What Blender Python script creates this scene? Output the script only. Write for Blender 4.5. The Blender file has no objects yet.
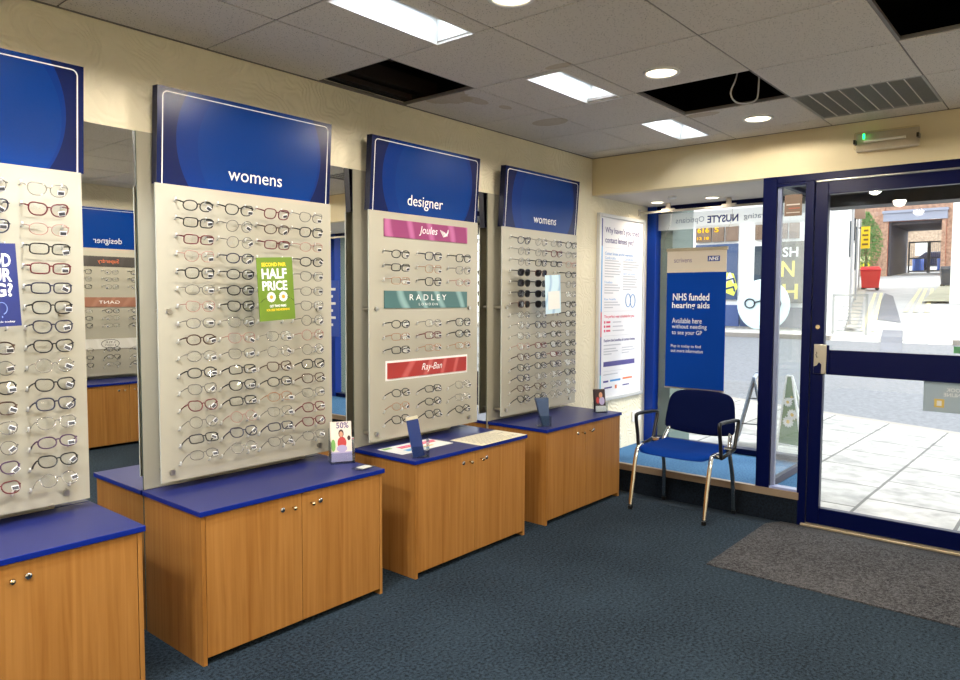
import bpy, math, random
from mathutils import Vector, Matrix
random.seed(7)
S = bpy.context.scene
COL = S.collection
PI = math.pi

# ------------------------------------------------------------------ measurements (metres)
CAMH = 1.4222
W = 3.022            # wall_left plane (y)
RW = -1.42           # wall_right plane (y)
H = 2.506            # ceiling
LB = 4.932           # bulkhead / door plane (x)
WX = 5.90            # bay window plane (x)
BACK = -2.6
ZB = 2.223           # underside of bulkhead
T = 0.607            # cabinet top
F = 2.540            # cabinet front (counter edge)
RAMP0, RAMPZ = 4.60, -0.063

def fz(x):
    return 0.0 if x <= RAMP0 else RAMPZ*min(1, (x-RAMP0)/(LB-RAMP0))

# ------------------------------------------------------------------ mesh helper
class MB:
    def __init__(s):
        s.v = []; s.f = []; s.m = []
    def add(s, vs, fs, mi=0, M=None):
        o = len(s.v)
        for p in vs:
            p = Vector(p)
            s.v.append(M @ p if M is not None else p)
        for f in fs:
            s.f.append([i+o for i in f]); s.m.append(mi)
        return s
    def box(s, x0, x1, y0, y1, z0, z1, mi=0, M=None):
        if x0 > x1: x0, x1 = x1, x0
        if y0 > y1: y0, y1 = y1, y0
        if z0 > z1: z0, z1 = z1, z0
        vs = [(x0,y0,z0),(x1,y0,z0),(x1,y1,z0),(x0,y1,z0),(x0,y0,z1),(x1,y0,z1),(x1,y1,z1),(x0,y1,z1)]
        fs = [(3,2,1,0),(4,5,6,7),(0,1,5,4),(1,2,6,5),(2,3,7,6),(3,0,4,7)]
        return s.add(vs, fs, mi, M)
    def quad(s, a, b, c, d, mi=0, M=None):
        return s.add([a,b,c,d], [(0,1,2,3)], mi, M)
    def tube(s, pts, r, n=8, mi=0, closed=False, M=None, ry=None, caps=True):
        pts = [Vector(p) for p in pts]; N = len(pts)
        rs = r if isinstance(r, (list, tuple)) else [r]*N
        rings = []; up0 = None
        for i, p in enumerate(pts):
            a = pts[(i-1) % N] if (closed or i > 0) else p
            b = pts[(i+1) % N] if (closed or i < N-1) else p
            t = (b-a).normalized()
            if up0 is None:
                ref = Vector((0,0,1)) if abs(t.z) < .9 else Vector((1,0,0))
                u = (ref - t*ref.dot(t)).normalized()
            else:
                u = (up0 - t*up0.dot(t)).normalized()
            up0 = u; w = t.cross(u)
            q = ry if ry is not None else 1.0
            rings.append([p + (u*math.cos(2*PI*k/n)*q + w*math.sin(2*PI*k/n))*rs[i] for k in range(n)])
        vs = [v for R in rings for v in R]; fs = []
        for i in range(N if closed else N-1):
            j = (i+1) % N
            for k in range(n):
                k2 = (k+1) % n
                fs.append((i*n+k, j*n+k, j*n+k2, i*n+k2))
        if not closed and caps:
            fs.append(tuple(range(n))); fs.append(tuple((N-1)*n+k for k in reversed(range(n))))
        return s.add(vs, fs, mi, M)
    def cyl(s, a, b, r, n=16, mi=0, M=None):
        return s.tube([a, b], r, n, mi, False, M)
    def lathe(s, prof, n=24, mi=0, M=None, cap=False):
        vs = []; fs = []
        for (r, z) in prof:
            for k in range(n):
                vs.append((r*math.cos(2*PI*k/n), r*math.sin(2*PI*k/n), z))
        for i in range(len(prof)-1):
            for k in range(n):
                k2 = (k+1) % n
                fs.append((i*n+k, i*n+k2, (i+1)*n+k2, (i+1)*n+k))
        if cap:
            fs.append(tuple(reversed(range(n)))); fs.append(tuple((len(prof)-1)*n+k for k in range(n)))
        return s.add(vs, fs, mi, M)
    def prism(s, poly, z0, z1, mi=0, M=None):
        n = len(poly)
        vs = [(p[0], p[1], z0) for p in poly] + [(p[0], p[1], z1) for p in poly]
        fs = [tuple(reversed(range(n))), tuple(range(n, 2*n))]
        for i in range(n):
            j = (i+1) % n
            fs.append((i, j, n+j, n+i))
        return s.add(vs, fs, mi, M)
    def ico(s, c, r, mi=0, nu=10, nv=7, sc=(1,1,1)):
        prof = []
        vs = []; fs = []
        for i in range(nv+1):
            th = PI*i/nv
            for k in range(nu):
                a = 2*PI*k/nu
                vs.append((c[0]+r*sc[0]*math.sin(th)*math.cos(a), c[1]+r*sc[1]*math.sin(th)*math.sin(a), c[2]+r*sc[2]*math.cos(th)))
        for i in range(nv):
            for k in range(nu):
                k2 = (k+1) % nu
                fs.append((i*nu+k, (i+1)*nu+k, (i+1)*nu+k2, i*nu+k2))
        return s.add(vs, fs, mi)
    def mesh(s, name, off=None, smooth=False):
        me = bpy.data.meshes.new(name)
        o = off or Vector((0,0,0))
        me.from_pydata([tuple(v-o) for v in s.v], [], s.f)
        for p, mi in zip(me.polygons, s.m):
            p.material_index = mi
            p.use_smooth = smooth
        me.validate(); me.update()
        return me

def obj(name, mb, mats, parent=None, off=None, smooth=False, bevel=0, sub=0):
    """link one mesh object; off = world offset removed from the vertices (parent's place)"""
    me = mb.mesh(name, Vector(off) if off is not None else None, smooth)
    o = bpy.data.objects.new(name, me); COL.objects.link(o)
    for m in (mats if isinstance(mats, (list, tuple)) else [mats]):
        me.materials.append(m)
    if parent is not None: o.parent = parent
    elif off is not None: o.location = off
    if bevel:
        b = o.modifiers.new('b', 'BEVEL'); b.width = bevel; b.segments = 2; b.limit_method = 'ANGLE'; b.angle_limit = 0.7
    if sub:
        b = o.modifiers.new('s', 'SUBSURF'); b.levels = sub; b.render_levels = sub
    return o

def thing(name, label, cat, loc=(0,0,0), rotz=0, group=None):
    o = bpy.data.objects.new(name, None); COL.objects.link(o)
    o.location = loc; o.rotation_euler = (0,0,rotz); o.empty_display_size = .05
    o['label'] = label; o['category'] = cat
    if group: o['group'] = group
    return o
def tag(o, label, cat, group=None):
    o['label'] = label; o['category'] = cat
    if group: o['group'] = group
    return o
def struct(o):
    o['kind'] = 'structure'; return o

_tc = {}
def text_mb(s, mi=0, center=(0,0,0), right=(1,0,0), up=(0,0,1), width=None, height=None, mirror=False, thick=.0006, bold=0.0, align='C', shear=0):
    """lettering as a mesh, laid in the plane right/up, fitted to width and/or height"""
    key = (s, bold, shear)
    if key not in _tc:
        cu = bpy.data.curves.new('lettering', 'FONT'); cu.body = s; cu.size = 1; cu.extrude = 0; cu.resolution_u = 3; cu.offset = bold; cu.shear = shear
        cu.fill_mode = 'FRONT'
        ob = bpy.data.objects.new('lettering', cu); COL.objects.link(ob)
        dg = bpy.context.evaluated_depsgraph_get(); dg.update()
        me = bpy.data.meshes.new_from_object(ob.evaluated_get(dg))
        vs = [v.co.copy() for v in me.vertices]; fs = [tuple(p.vertices) for p in me.polygons]
        bpy.data.objects.remove(ob); bpy.data.curves.remove(cu); bpy.data.meshes.remove(me)
        xs = [v.x for v in vs]; ys = [v.y for v in vs]
        _tc[key] = (vs, fs, min(xs), max(xs), min(ys), max(ys))
    vs, fs, x0, x1, y0, y1 = _tc[key]
    sx = sy = None
    if width: sx = width/(x1-x0)
    if height: sy = height/(y1-y0)
    if sx is None: sx = sy
    if sy is None: sy = sx
    R = Vector(right).normalized(); U = Vector(up).normalized(); C = Vector(center)
    if align == 'L': cx = x0
    else: cx = (x0+x1)/2
    cy = (y0+y1)/2
    k = -1 if mirror else 1
    out = MB()
    vv = [C + R*((v.x-cx)*sx*k) + U*((v.y-cy)*sy) for v in vs]
    N = R.cross(U)
    if mirror: fs = [tuple(reversed(f)) for f in fs]
    out.add(vv, fs, mi)
    return out
def merge(*mbs):
    o = MB()
    for m in mbs: o.add(m.v, m.f, 0); o.m[-len(m.m):] = m.m if m.m else []
    return o

# ------------------------------------------------------------------ materials
def lin(c):
    c = [x/255 for x in c]
    return tuple((x/12.92 if x <= .04045 else ((x+.055)/1.055)**2.4) for x in c) + (1,)
def newmat(name):
    m = bpy.data.materials.new(name); m.use_nodes = True
    nt = m.node_tree; nt.nodes.clear()
    out = nt.nodes.new('ShaderNodeOutputMaterial'); bs = nt.nodes.new('ShaderNodeBsdfPrincipled')
    nt.links.new(bs.outputs[0], out.inputs[0])
    return m, nt, bs, out
def N(nt, t, **kw):
    n = nt.nodes.new(t)
    for k, v in kw.items(): setattr(n, k, v)
    return n
def plain(name, rgb, rough=.5, metal=0, var=.06, scale=30, bump=0, spec=.5, coat=0, emis=None, estr=0):
    """principled with a little procedural unevenness"""
    m, nt, bs, out = newmat(name)
    c = lin(rgb)
    tc = N(nt, 'ShaderNodeTexCoord'); nz = N(nt, 'ShaderNodeTexNoise'); nz.inputs['Scale'].default_value = scale; nz.inputs['Detail'].default_value = 3
    nt.links.new(tc.outputs['Object'], nz.inputs['Vector'])
    mx = N(nt, 'ShaderNodeMix', data_type='RGBA')
    mx.inputs[6].default_value = tuple(x*(1-var) for x in c[:3])+(1,); mx.inputs[7].default_value = tuple(min(1, x*(1+var)) for x in c[:3])+(1,)
    nt.links.new(nz.outputs[0], mx.inputs[0]); nt.links.new(mx.outputs[2], bs.inputs['Base Color'])
    bs.inputs['Roughness'].default_value = rough; bs.inputs['Metallic'].default_value = metal
    bs.inputs['Specular IOR Level'].default_value = spec; bs.inputs['Coat Weight'].default_value = coat
    if bump:
        b = N(nt, 'ShaderNodeBump'); b.inputs['Strength'].default_value = bump; b.inputs['Distance'].default_value = .003
        nt.links.new(nz.outputs[0], b.inputs['Height']); nt.links.new(b.outputs[0], bs.inputs['Normal'])
    if emis:
        bs.inputs['Emission Color'].default_value = lin(emis); bs.inputs['Emission Strength'].default_value = estr
    return m
def clearmat(name, tint=(255,255,255), gloss=.08, rough=0.0, fres=1.5):
    """thin clear sheet: transparent with a fresnel reflection"""
    m = bpy.data.materials.new(name); m.use_nodes = True; nt = m.node_tree; nt.nodes.clear()
    out = N(nt, 'ShaderNodeOutputMaterial'); tr = N(nt, 'ShaderNodeBsdfTransparent'); gl = N(nt, 'ShaderNodeBsdfGlossy'); mx = N(nt, 'ShaderNodeMixShader')
    lw = N(nt, 'ShaderNodeLayerWeight'); lw.inputs[0].default_value = .5
    pw = N(nt, 'ShaderNodeMath', operation='POWER'); pw.inputs[1].default_value = 4.5; nt.links.new(lw.outputs['Facing'], pw.inputs[0])
    fr = N(nt, 'ShaderNodeMath', operation='MULTIPLY_ADD'); fr.inputs[1].default_value = .75; fr.inputs[2].default_value = ((fres-1)/(fres+1))**2*1.6; nt.links.new(pw.outputs[0], fr.inputs[0])
    tr.inputs[0].default_value = lin(tint); gl.inputs['Roughness'].default_value = rough
    nt.links.new(fr.outputs[0], mx.inputs[0]); nt.links.new(tr.outputs[0], mx.inputs[1]); nt.links.new(gl.outputs[0], mx.inputs[2]); nt.links.new(mx.outputs[0], out.inputs[0])
    return m
def filmmat(name, rgb, opacity):
    """translucent printed film: part diffuse/translucent, part clear"""
    m = bpy.data.materials.new(name); m.use_nodes = True; nt = m.node_tree; nt.nodes.clear()
    out = N(nt, 'ShaderNodeOutputMaterial'); tr = N(nt, 'ShaderNodeBsdfTransparent'); df = N(nt, 'ShaderNodeBsdfDiffuse'); tl = N(nt, 'ShaderNodeBsdfTranslucent')
    a = N(nt, 'ShaderNodeMixShader'); b = N(nt, 'ShaderNodeMixShader')
    nz = N(nt, 'ShaderNodeTexNoise'); nz.inputs['Scale'].default_value = 3
    mr = N(nt, 'ShaderNodeMapRange'); mr.inputs[3].default_value = opacity-.04; mr.inputs[4].default_value = opacity+.04
    df.inputs[0].default_value = lin(rgb); tl.inputs[0].default_value = lin(rgb)
    a.inputs[0].default_value = .6
    nt.links.new(nz.outputs[0], mr.inputs[0]); nt.links.new(mr.outputs[0], b.inputs[0])
    nt.links.new(df.outputs[0], a.inputs[1]); nt.links.new(tl.outputs[0], a.inputs[2]); nt.links.new(tr.outputs[0], b.inputs[1]); nt.links.new(a.outputs[0], b.inputs[2]); nt.links.new(b.outputs[0], out.inputs[0])
    return m
def emitmat(name, rgb, s):
    m = bpy.data.materials.new(name); m.use_nodes = True; nt = m.node_tree; nt.nodes.clear()
    out = N(nt, 'ShaderNodeOutputMaterial'); e = N(nt, 'ShaderNodeEmission'); e.inputs[0].default_value = lin(rgb); e.inputs[1].default_value = s
    nt.links.new(e.outputs[0], out.inputs[0]); return m

def m_carpet(name, dark, light, scale=320):
    m, nt, bs, out = newmat(name)
    tc = N(nt, 'ShaderNodeTexCoord')
    n1 = N(nt, 'ShaderNodeTexNoise'); n1.inputs['Scale'].default_value = scale; n1.inputs['Detail'].default_value = 2
    n2 = N(nt, 'ShaderNodeTexNoise'); n2.inputs['Scale'].default_value = 75; n2.inputs['Detail'].default_value = 3
    n3 = N(nt, 'ShaderNodeTexNoise'); n3.inputs['Scale'].default_value = 1.6
    for n in (n1, n2, n3): nt.links.new(tc.outputs['Object'], n.inputs['Vector'])
    ad = N(nt, 'ShaderNodeMath', operation='ADD'); nt.links.new(n1.outputs[0], ad.inputs[0]); nt.links.new(n2.outputs[0], ad.inputs[1])
    ad2 = N(nt, 'ShaderNodeMath', operation='MULTIPLY_ADD'); nt.links.new(n3.outputs[0], ad2.inputs[0]); ad2.inputs[1].default_value = .25; nt.links.new(ad.outputs[0], ad2.inputs[2])
    cr = N(nt, 'ShaderNodeValToRGB'); cr.color_ramp.elements[0].position = .62; cr.color_ramp.elements[1].position = .95
    sc = N(nt, 'ShaderNodeMath', operation='MULTIPLY'); sc.inputs[1].default_value = .7; nt.links.new(ad2.outputs[0], sc.inputs[0])
    cr.color_ramp.elements[0].color = lin(dark); cr.color_ramp.elements[1].color = lin(light)
    nt.links.new(sc.outputs[0], cr.inputs[0]); nt.links.new(cr.outputs[0], bs.inputs['Base Color'])
    bs.inputs['Roughness'].default_value = .95; bs.inputs['Specular IOR Level'].default_value = .15
    b = N(nt, 'ShaderNodeBump'); b.inputs['Strength'].default_value = .25; b.inputs['Distance'].default_value = .003
    nt.links.new(ad.outputs[0], b.inputs['Height']); nt.links.new(b.outputs[0], bs.inputs['Normal'])
    return m
def m_wood(name, a, b_, rough=.38):
    m, nt, bs, out = newmat(name)
    tc = N(nt, 'ShaderNodeTexCoord'); mp = N(nt, 'ShaderNodeMapping'); mp.inputs['Scale'].default_value = (55, 55, 1.6)
    nz = N(nt, 'ShaderNodeTexNoise'); nz.inputs['Scale'].default_value = 1.0; nz.inputs['Detail'].default_value = 5; nz.inputs['Distortion'].default_value = .6
    mp2 = N(nt, 'ShaderNodeMapping'); mp2.inputs['Scale'].default_value = (5, 5, .5)
    n2 = N(nt, 'ShaderNodeTexNoise'); n2.inputs['Scale'].default_value = 1.5; n2.inputs['Detail'].default_value = 2
    nt.links.new(tc.outputs['Object'], mp.inputs[0]); nt.links.new(mp.outputs[0], nz.inputs['Vector'])
    nt.links.new(tc.outputs['Object'], mp2.inputs[0]); nt.links.new(mp2.outputs[0], n2.inputs['Vector'])
    ad = N(nt, 'ShaderNodeMath', operation='MULTIPLY_ADD'); nt.links.new(n2.outputs[0], ad.inputs[0]); ad.inputs[1].default_value = .7; nt.links.new(nz.outputs[0], ad.inputs[2])
    cr = N(nt, 'ShaderNodeValToRGB'); cr.color_ramp.elements[0].position = .55; cr.color_ramp.elements[1].position = 1.1
    cr.color_ramp.elements[0].color = lin(a); cr.color_ramp.elements[1].color = lin(b_)
    nt.links.new(ad.outputs[0], cr.inputs[0]); nt.links.new(cr.outputs[0], bs.inputs['Base Color'])
    bs.inputs['Roughness'].default_value = rough; bs.inputs['Specular IOR Level'].default_value = .2
    return m
def m_artex(name, rgb):
    """cream paint over combed swirl plaster"""
    m, nt, bs, out = newmat(name)
    tc = N(nt, 'ShaderNodeTexCoord')
    nd = N(nt, 'ShaderNodeTexNoise'); nd.inputs['Scale'].default_value = 4; nd.inputs['Detail'].default_value = 2
    nt.links.new(tc.outputs['Object'], nd.inputs['Vector'])
    mxv = N(nt, 'ShaderNodeMix', data_type='VECTOR'); mxv.inputs[0].default_value = .22
    nt.links.new(tc.outputs['Object'], mxv.inputs[4]); nt.links.new(nd.outputs['Color'], mxv.inputs[5])
    vo = N(nt, 'ShaderNodeTexVoronoi'); vo.inputs['Scale'].default_value = 5.2
    nt.links.new(mxv.outputs[1], vo.inputs['Vector'])
    mu = N(nt, 'ShaderNodeMath', operation='MULTIPLY'); mu.inputs[1].default_value = 70; nt.links.new(vo.outputs['Distance'], mu.inputs[0])
    sn = N(nt, 'ShaderNodeMath', operation='SINE'); nt.links.new(mu.outputs[0], sn.inputs[0])
    n2 = N(nt, 'ShaderNodeTexNoise'); n2.inputs['Scale'].default_value = 7; nt.links.new(tc.outputs['Object'], n2.inputs['Vector'])
    m2 = N(nt, 'ShaderNodeMath', operation='MULTIPLY'); nt.links.new(sn.outputs[0], m2.inputs[0]); nt.links.new(n2.outputs[0], m2.inputs[1])
    b = N(nt, 'ShaderNodeBump'); b.inputs['Strength'].default_value = .45; b.inputs['Distance'].default_value = .006
    nt.links.new(m2.outputs[0], b.inputs['Height']); nt.links.new(b.outputs[0], bs.inputs['Normal'])
    cr = N(nt, 'ShaderNodeMix', data_type='RGBA'); c = lin(rgb)
    cr.inputs[6].default_value = tuple(x*.95 for x in c[:3])+(1,); cr.inputs[7].default_value = c
    nt.links.new(n2.outputs[0], cr.inputs[0]); nt.links.new(cr.outputs[2], bs.inputs['Base Color'])
    bs.inputs['Roughness'].default_value = .6
    return m
def m_tile(name):
    """mineral fibre ceiling tile: grey-white with dark pin holes and three brown water stains"""
    m, nt, bs, out = newmat(name)
    tc = N(nt, 'ShaderNodeTexCoord')
    vo = N(nt, 'ShaderNodeTexVoronoi'); vo.inputs['Scale'].default_value = 95; nt.links.new(tc.outputs['Object'], vo.inputs['Vector'])
    cr = N(nt, 'ShaderNodeValToRGB'); cr.color_ramp.elements[0].position = .12; cr.color_ramp.elements[1].position = .26
    cr.color_ramp.elements[0].color = lin((140,134,128)); cr.color_ramp.elements[1].color = lin((228,222,216))
    nt.links.new(vo.outputs['Distance'], cr.inputs[0])
    nz = N(nt, 'ShaderNodeTexNoise'); nz.inputs['Scale'].default_value = 9; nz.inputs['Detail'].default_value = 4; nt.links.new(tc.outputs['Object'], nz.inputs['Vector'])
    last = cr.outputs[0]
    sx = N(nt, 'ShaderNodeSeparateXYZ'); nt.links.new(tc.outputs['Object'], sx.inputs[0])
    for (cx, cy, ra, rb, ns) in ((2.93,2.72,.15,.13,1.6), (3.07,2.64,.10,.05,1.2), (3.745,2.60,.085,.12,.25), (2.875,1.955,.03,.07,.3), (4.165,1.80,.045,.1,.3), (3.30,2.60,.05,.03,.8)):
        terms = []
        for k, (cc, rr) in enumerate(((cx, ra), (cy, rb))):
            a = N(nt, 'ShaderNodeMath', operation='SUBTRACT'); nt.links.new(sx.outputs[k], a.inputs[0]); a.inputs[1].default_value = cc
            d = N(nt, 'ShaderNodeMath', operation='DIVIDE'); nt.links.new(a.outputs[0], d.inputs[0]); d.inputs[1].default_value = rr
            p = N(nt, 'ShaderNodeMath', operation='POWER'); nt.links.new(d.outputs[0], p.inputs[0]); p.inputs[1].default_value = 2
            terms.append(p)
        ad = N(nt, 'ShaderNodeMath', operation='ADD'); nt.links.new(terms[0].outputs[0], ad.inputs[0]); nt.links.new(terms[1].outputs[0], ad.inputs[1])
        a2 = N(nt, 'ShaderNodeMath', operation='MULTIPLY_ADD'); nt.links.new(nz.outputs[0], a2.inputs[0]); a2.inputs[1].default_value = ns*1.6; nt.links.new(ad.outputs[0], a2.inputs[2])
        a3 = N(nt, 'ShaderNodeMath', operation='SUBTRACT'); nt.links.new(a2.outputs[0], a3.inputs[0]); a3.inputs[1].default_value = ns*.8
        rp = N(nt, 'ShaderNodeValToRGB'); e = rp.color_ramp.elements
        e[0].position = 0; e[0].color = (.5,.5,.5,1); e[1].position = 1.0; e[1].color = (0,0,0,1)
        e2 = e.new(.86); e2.color = (.6,.6,.6,1); e3 = e.new(.97); e3.color = (.75,.75,.75,1)
        nt.links.new(a3.outputs[0], rp.inputs[0])
        mx = N(nt, 'ShaderNodeMix', data_type='RGBA'); nt.links.new(rp.outputs[0], mx.inputs[0]); nt.links.new(last, mx.inputs[6]); mx.inputs[7].default_value = lin((190,172,142))
        last = mx.outputs[2]
    nt.links.new(last, bs.inputs['Base Color']); bs.inputs['Roughness'].default_value = .9
    return m
def m_sign(name):
    """printed blue header: navy ground with two overlapping lighter discs"""
    m, nt, bs, out = newmat(name)
    tc = N(nt, 'ShaderNodeTexCoord'); sx = N(nt, 'ShaderNodeSeparateXYZ'); nt.links.new(tc.outputs['Object'], sx.inputs[0])
    def disc(cx, cz, r):
        a = N(nt, 'ShaderNodeMath', operation='SUBTRACT'); nt.links.new(sx.outputs[0], a.inputs[0]); a.inputs[1].default_value = cx
        b = N(nt, 'ShaderNodeMath', operation='SUBTRACT'); nt.links.new(sx.outputs[2], b.inputs[0]); b.inputs[1].default_value = cz
        a2 = N(nt, 'ShaderNodeMath', operation='POWER'); a2.inputs[1].default_value = 2; nt.links.new(a.outputs[0], a2.inputs[0])
        b2 = N(nt, 'ShaderNodeMath', operation='POWER'); b2.inputs[1].default_value = 2; nt.links.new(b.outputs[0], b2.inputs[0])
        s = N(nt, 'ShaderNodeMath', operation='ADD'); nt.links.new(a2.outputs[0], s.inputs[0]); nt.links.new(b2.outputs[0], s.inputs[1])
        l = N(nt, 'ShaderNodeMath', operation='LESS_THAN'); nt.links.new(s.outputs[0], l.inputs[0]); l.inputs[1].default_value = r*r
        return l.outputs[0]
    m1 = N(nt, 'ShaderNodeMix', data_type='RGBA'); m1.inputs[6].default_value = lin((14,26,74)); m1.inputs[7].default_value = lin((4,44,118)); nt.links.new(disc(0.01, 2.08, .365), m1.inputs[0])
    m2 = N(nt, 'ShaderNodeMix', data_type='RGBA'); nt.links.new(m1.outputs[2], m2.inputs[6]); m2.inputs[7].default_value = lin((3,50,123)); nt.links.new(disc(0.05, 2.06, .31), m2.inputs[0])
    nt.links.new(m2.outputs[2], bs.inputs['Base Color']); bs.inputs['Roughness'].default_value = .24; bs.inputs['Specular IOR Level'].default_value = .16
    return m
def m_swirl(name, base, light, scale=4):
    m, nt, bs, out = newmat(name)
    tc = N(nt, 'ShaderNodeTexCoord'); wv = N(nt, 'ShaderNodeTexWave'); wv.inputs['Scale'].default_value = scale; wv.inputs['Distortion'].default_value = 14; wv.inputs['Detail Scale'].default_value = .6; wv.inputs['Detail'].default_value = 1
    nt.links.new(tc.outputs['Object'], wv.inputs['Vector'])
    cr = N(nt, 'ShaderNodeValToRGB'); cr.color_ramp.elements[0].position = .72; cr.color_ramp.elements[1].position = 1; cr.color_ramp.elements[0].color = lin(base); cr.color_ramp.elements[1].color = lin(light)
    nt.links.new(wv.outputs[0], cr.inputs[0]); nt.links.new(cr.outputs[0], bs.inputs['Base Color']); bs.inputs['Roughness'].default_value = .3
    return m
def m_brick(name, c1, c2, mortar, scale, bw=.5, bh=.25, msize=.02, rough=.85, coords='Object', rot=(0,0,0), off=.5):
    m, nt, bs, out = newmat(name)
    tc = N(nt, 'ShaderNodeTexCoord'); mp = N(nt, 'ShaderNodeMapping'); mp.inputs['Rotation'].default_value = rot
    br = N(nt, 'ShaderNodeTexBrick'); br.inputs['Scale'].default_value = scale; br.inputs['Brick Width'].default_value = bw; br.inputs['Row Height'].default_value = bh; br.inputs['Mortar Size'].default_value = msize
    br.offset = off
    br.inputs['Color1'].default_value = lin(c1); br.inputs['Color2'].default_value = lin(c2); br.inputs['Mortar'].default_value = lin(mortar)
    nt.links.new(tc.outputs[coords], mp.inputs[0]); nt.links.new(mp.outputs[0], br.inputs['Vector'])
    nz = N(nt, 'ShaderNodeTexNoise'); nz.inputs['Scale'].default_value = 6; nz.inputs['Detail'].default_value = 6; nt.links.new(tc.outputs[coords], nz.inputs['Vector'])
    mr = N(nt, 'ShaderNodeMapRange'); mr.inputs[1].default_value = .3; mr.inputs[2].default_value = .7; mr.inputs[3].default_value = .62; mr.inputs[4].default_value = 1.3; nt.links.new(nz.outputs[0], mr.inputs[0])
    mx = N(nt, 'ShaderNodeMix', data_type='RGBA', blend_type='MULTIPLY'); mx.inputs[0].default_value = 1
    nt.links.new(br.outputs[0], mx.inputs[6]); nt.links.new(mr.outputs[0], mx.inputs[7]); nt.links.new(mx.outputs[2], bs.inputs['Base Color'])
    bs.inputs['Roughness'].default_value = rough
    return m
def m_barcode(name):
    m, nt, bs, out = newmat(name)
    tc = N(nt, 'ShaderNodeTexCoord'); wv = N(nt, 'ShaderNodeTexWave'); wv.inputs['Scale'].default_value = 120; nt.links.new(tc.outputs['Object'], wv.inputs['Vector'])
    cr = N(nt, 'ShaderNodeValToRGB'); cr.color_ramp.elements[0].position = .35; cr.color_ramp.elements[1].position = .5; cr.color_ramp.elements[0].color = lin((20,20,24)); cr.color_ramp.elements[1].color = lin((70,70,78))
    nt.links.new(wv.outputs[0], cr.inputs[0]); nt.links.new(cr.outputs[0], bs.inputs['Base Color']); return m

M = {}
M['carpet'] = m_carpet('carpet_blue', (5,10,17), (52,67,80))
M['carpet_dark'] = m_carpet('carpet_plinth', (8,12,20), (26,36,48))
M['mat'] = m_carpet('mat_grey', (24,24,26), (92,91,93), 190)
M['beech'] = m_wood('beech', (146,96,42), (172,122,64))
M['beech_edge'] = m_wood('beech_edge', (150,100,46), (176,126,68))
M['counter'] = plain('blue_laminate', (32,39,98), .36, var=.08, scale=60, spec=.4)
M['counter_edge'] = plain('blue_edge', (6,34,128), .4, var=.04, spec=.2)
M['cream'] = m_artex('cream_artex', (242,234,208))
M['cream_flat'] = plain('cream_paint', (226,212,176), .6, var=.03, scale=6, bump=.05)
M['soffit'] = plain('soffit_white', (214,206,196), .6, var=.03)
M['tile'] = m_tile('ceiling_tile')
M['grid'] = plain('grid_bar', (112,106,102), .5, var=.03)
M['gap'] = plain('shadow_gap', (60,56,52), .8)
M['void'] = plain('void_dark', (9,8,7), .95, var=.3, scale=4)
M['void_wood'] = plain('void_timber', (40,28,20), .9, var=.2)
M['board'] = plain('board_white', (168,164,148), .45, var=.015, scale=5)
M['acryl'] = plain('panel_white', (172,168,153), .26, var=.012, scale=4)
M['acryl_edge'] = plain('panel_edge', (214,216,208), .2, var=.01)
M['sign'] = m_sign('sign_blue')
M['sign_side'] = plain('sign_side', (6,11,44), .35, var=.05, spec=.15)
M['white'] = plain('white_print', (240,240,240), .5, var=.01)
M['paper'] = plain('paper_white', (232,231,228), .6, var=.02)
M['steel'] = plain('brushed_steel', (190,186,178), .3, metal=1, var=.06, scale=80)
M['chrome'] = plain('chrome', (225,225,225), .12, metal=1, var=.02)
M['brassy'] = plain('knob_nickel', (196,180,150), .25, metal=1, var=.05)
M['lockdark'] = plain('lock_face', (70,66,60), .3, metal=1, var=.1)
M['black'] = plain('black_plastic', (16,16,18), .38, var=.1)
M['dark'] = plain('plinth_dark', (24,18,14), .8)
M['bframe'] = plain('blue_paint_backlit', (3,10,56), .3, var=.05, scale=8, spec=.12)  # frames stand against the daylight; that backlit dark is put into the blue
M['bframe_lit'] = plain('blue_paint_lit', (8,50,140), .3, var=.05, scale=8, spec=.2)  # same blue paint, daylight on the bay side posts put into the colour
M['glass'] = clearmat('window_glass', (250,253,252))
M['clear'] = clearmat('clear_acrylic', (236,240,242), fres=1.35)
M['lens'] = clearmat('demo_lens', (250,251,251), fres=1.5)
M['lens_dark'] = plain('sun_lens', (26,22,24), .08, var=.1)
M['tagw'] = plain('tag_white', (232,232,236), .4)
M['tagb'] = m_barcode('tag_barcode')
M['peg'] = plain('clear_peg', (214,213,210), .25, var=.02)
# mirror
mm, nt, bs, out = newmat('mirror_silver')
bs.inputs['Base Color'].default_value = (.86,.88,.87,1); bs.inputs['Metallic'].default_value = 1; bs.inputs['Roughness'].default_value = .0
nz = N(nt, 'ShaderNodeTexNoise'); nz.inputs['Scale'].default_value = 2; mr = N(nt, 'ShaderNodeMapRange'); mr.inputs[3].default_value = .0; mr.inputs[4].default_value = .02
nt.links.new(nz.outputs[0], mr.inputs[0]); nt.links.new(mr.outputs[0], bs.inputs['Roughness'])
M['mirror'] = mm

# ------------------------------------------------------------------ room shell
def setbox(name, *boxes, mats=None):
    mb = MB()
    for b in boxes: mb.box(*b)
    return struct(obj(name, mb, mats))

# floor with the little ramp down to the door
mb = MB()
xs = [BACK, RAMP0, LB, LB+.06]; 
for i in range(3):
    mb.quad((xs[i],RW,fz(xs[i])), (xs[i+1],RW,fz(xs[i+1])), (xs[i+1],W,fz(xs[i+1])), (xs[i],W,fz(xs[i])))
mb.box(BACK, LB+.06, RW, W, -.2, -.12)
struct(obj('floor', mb, M['carpet']))

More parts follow.
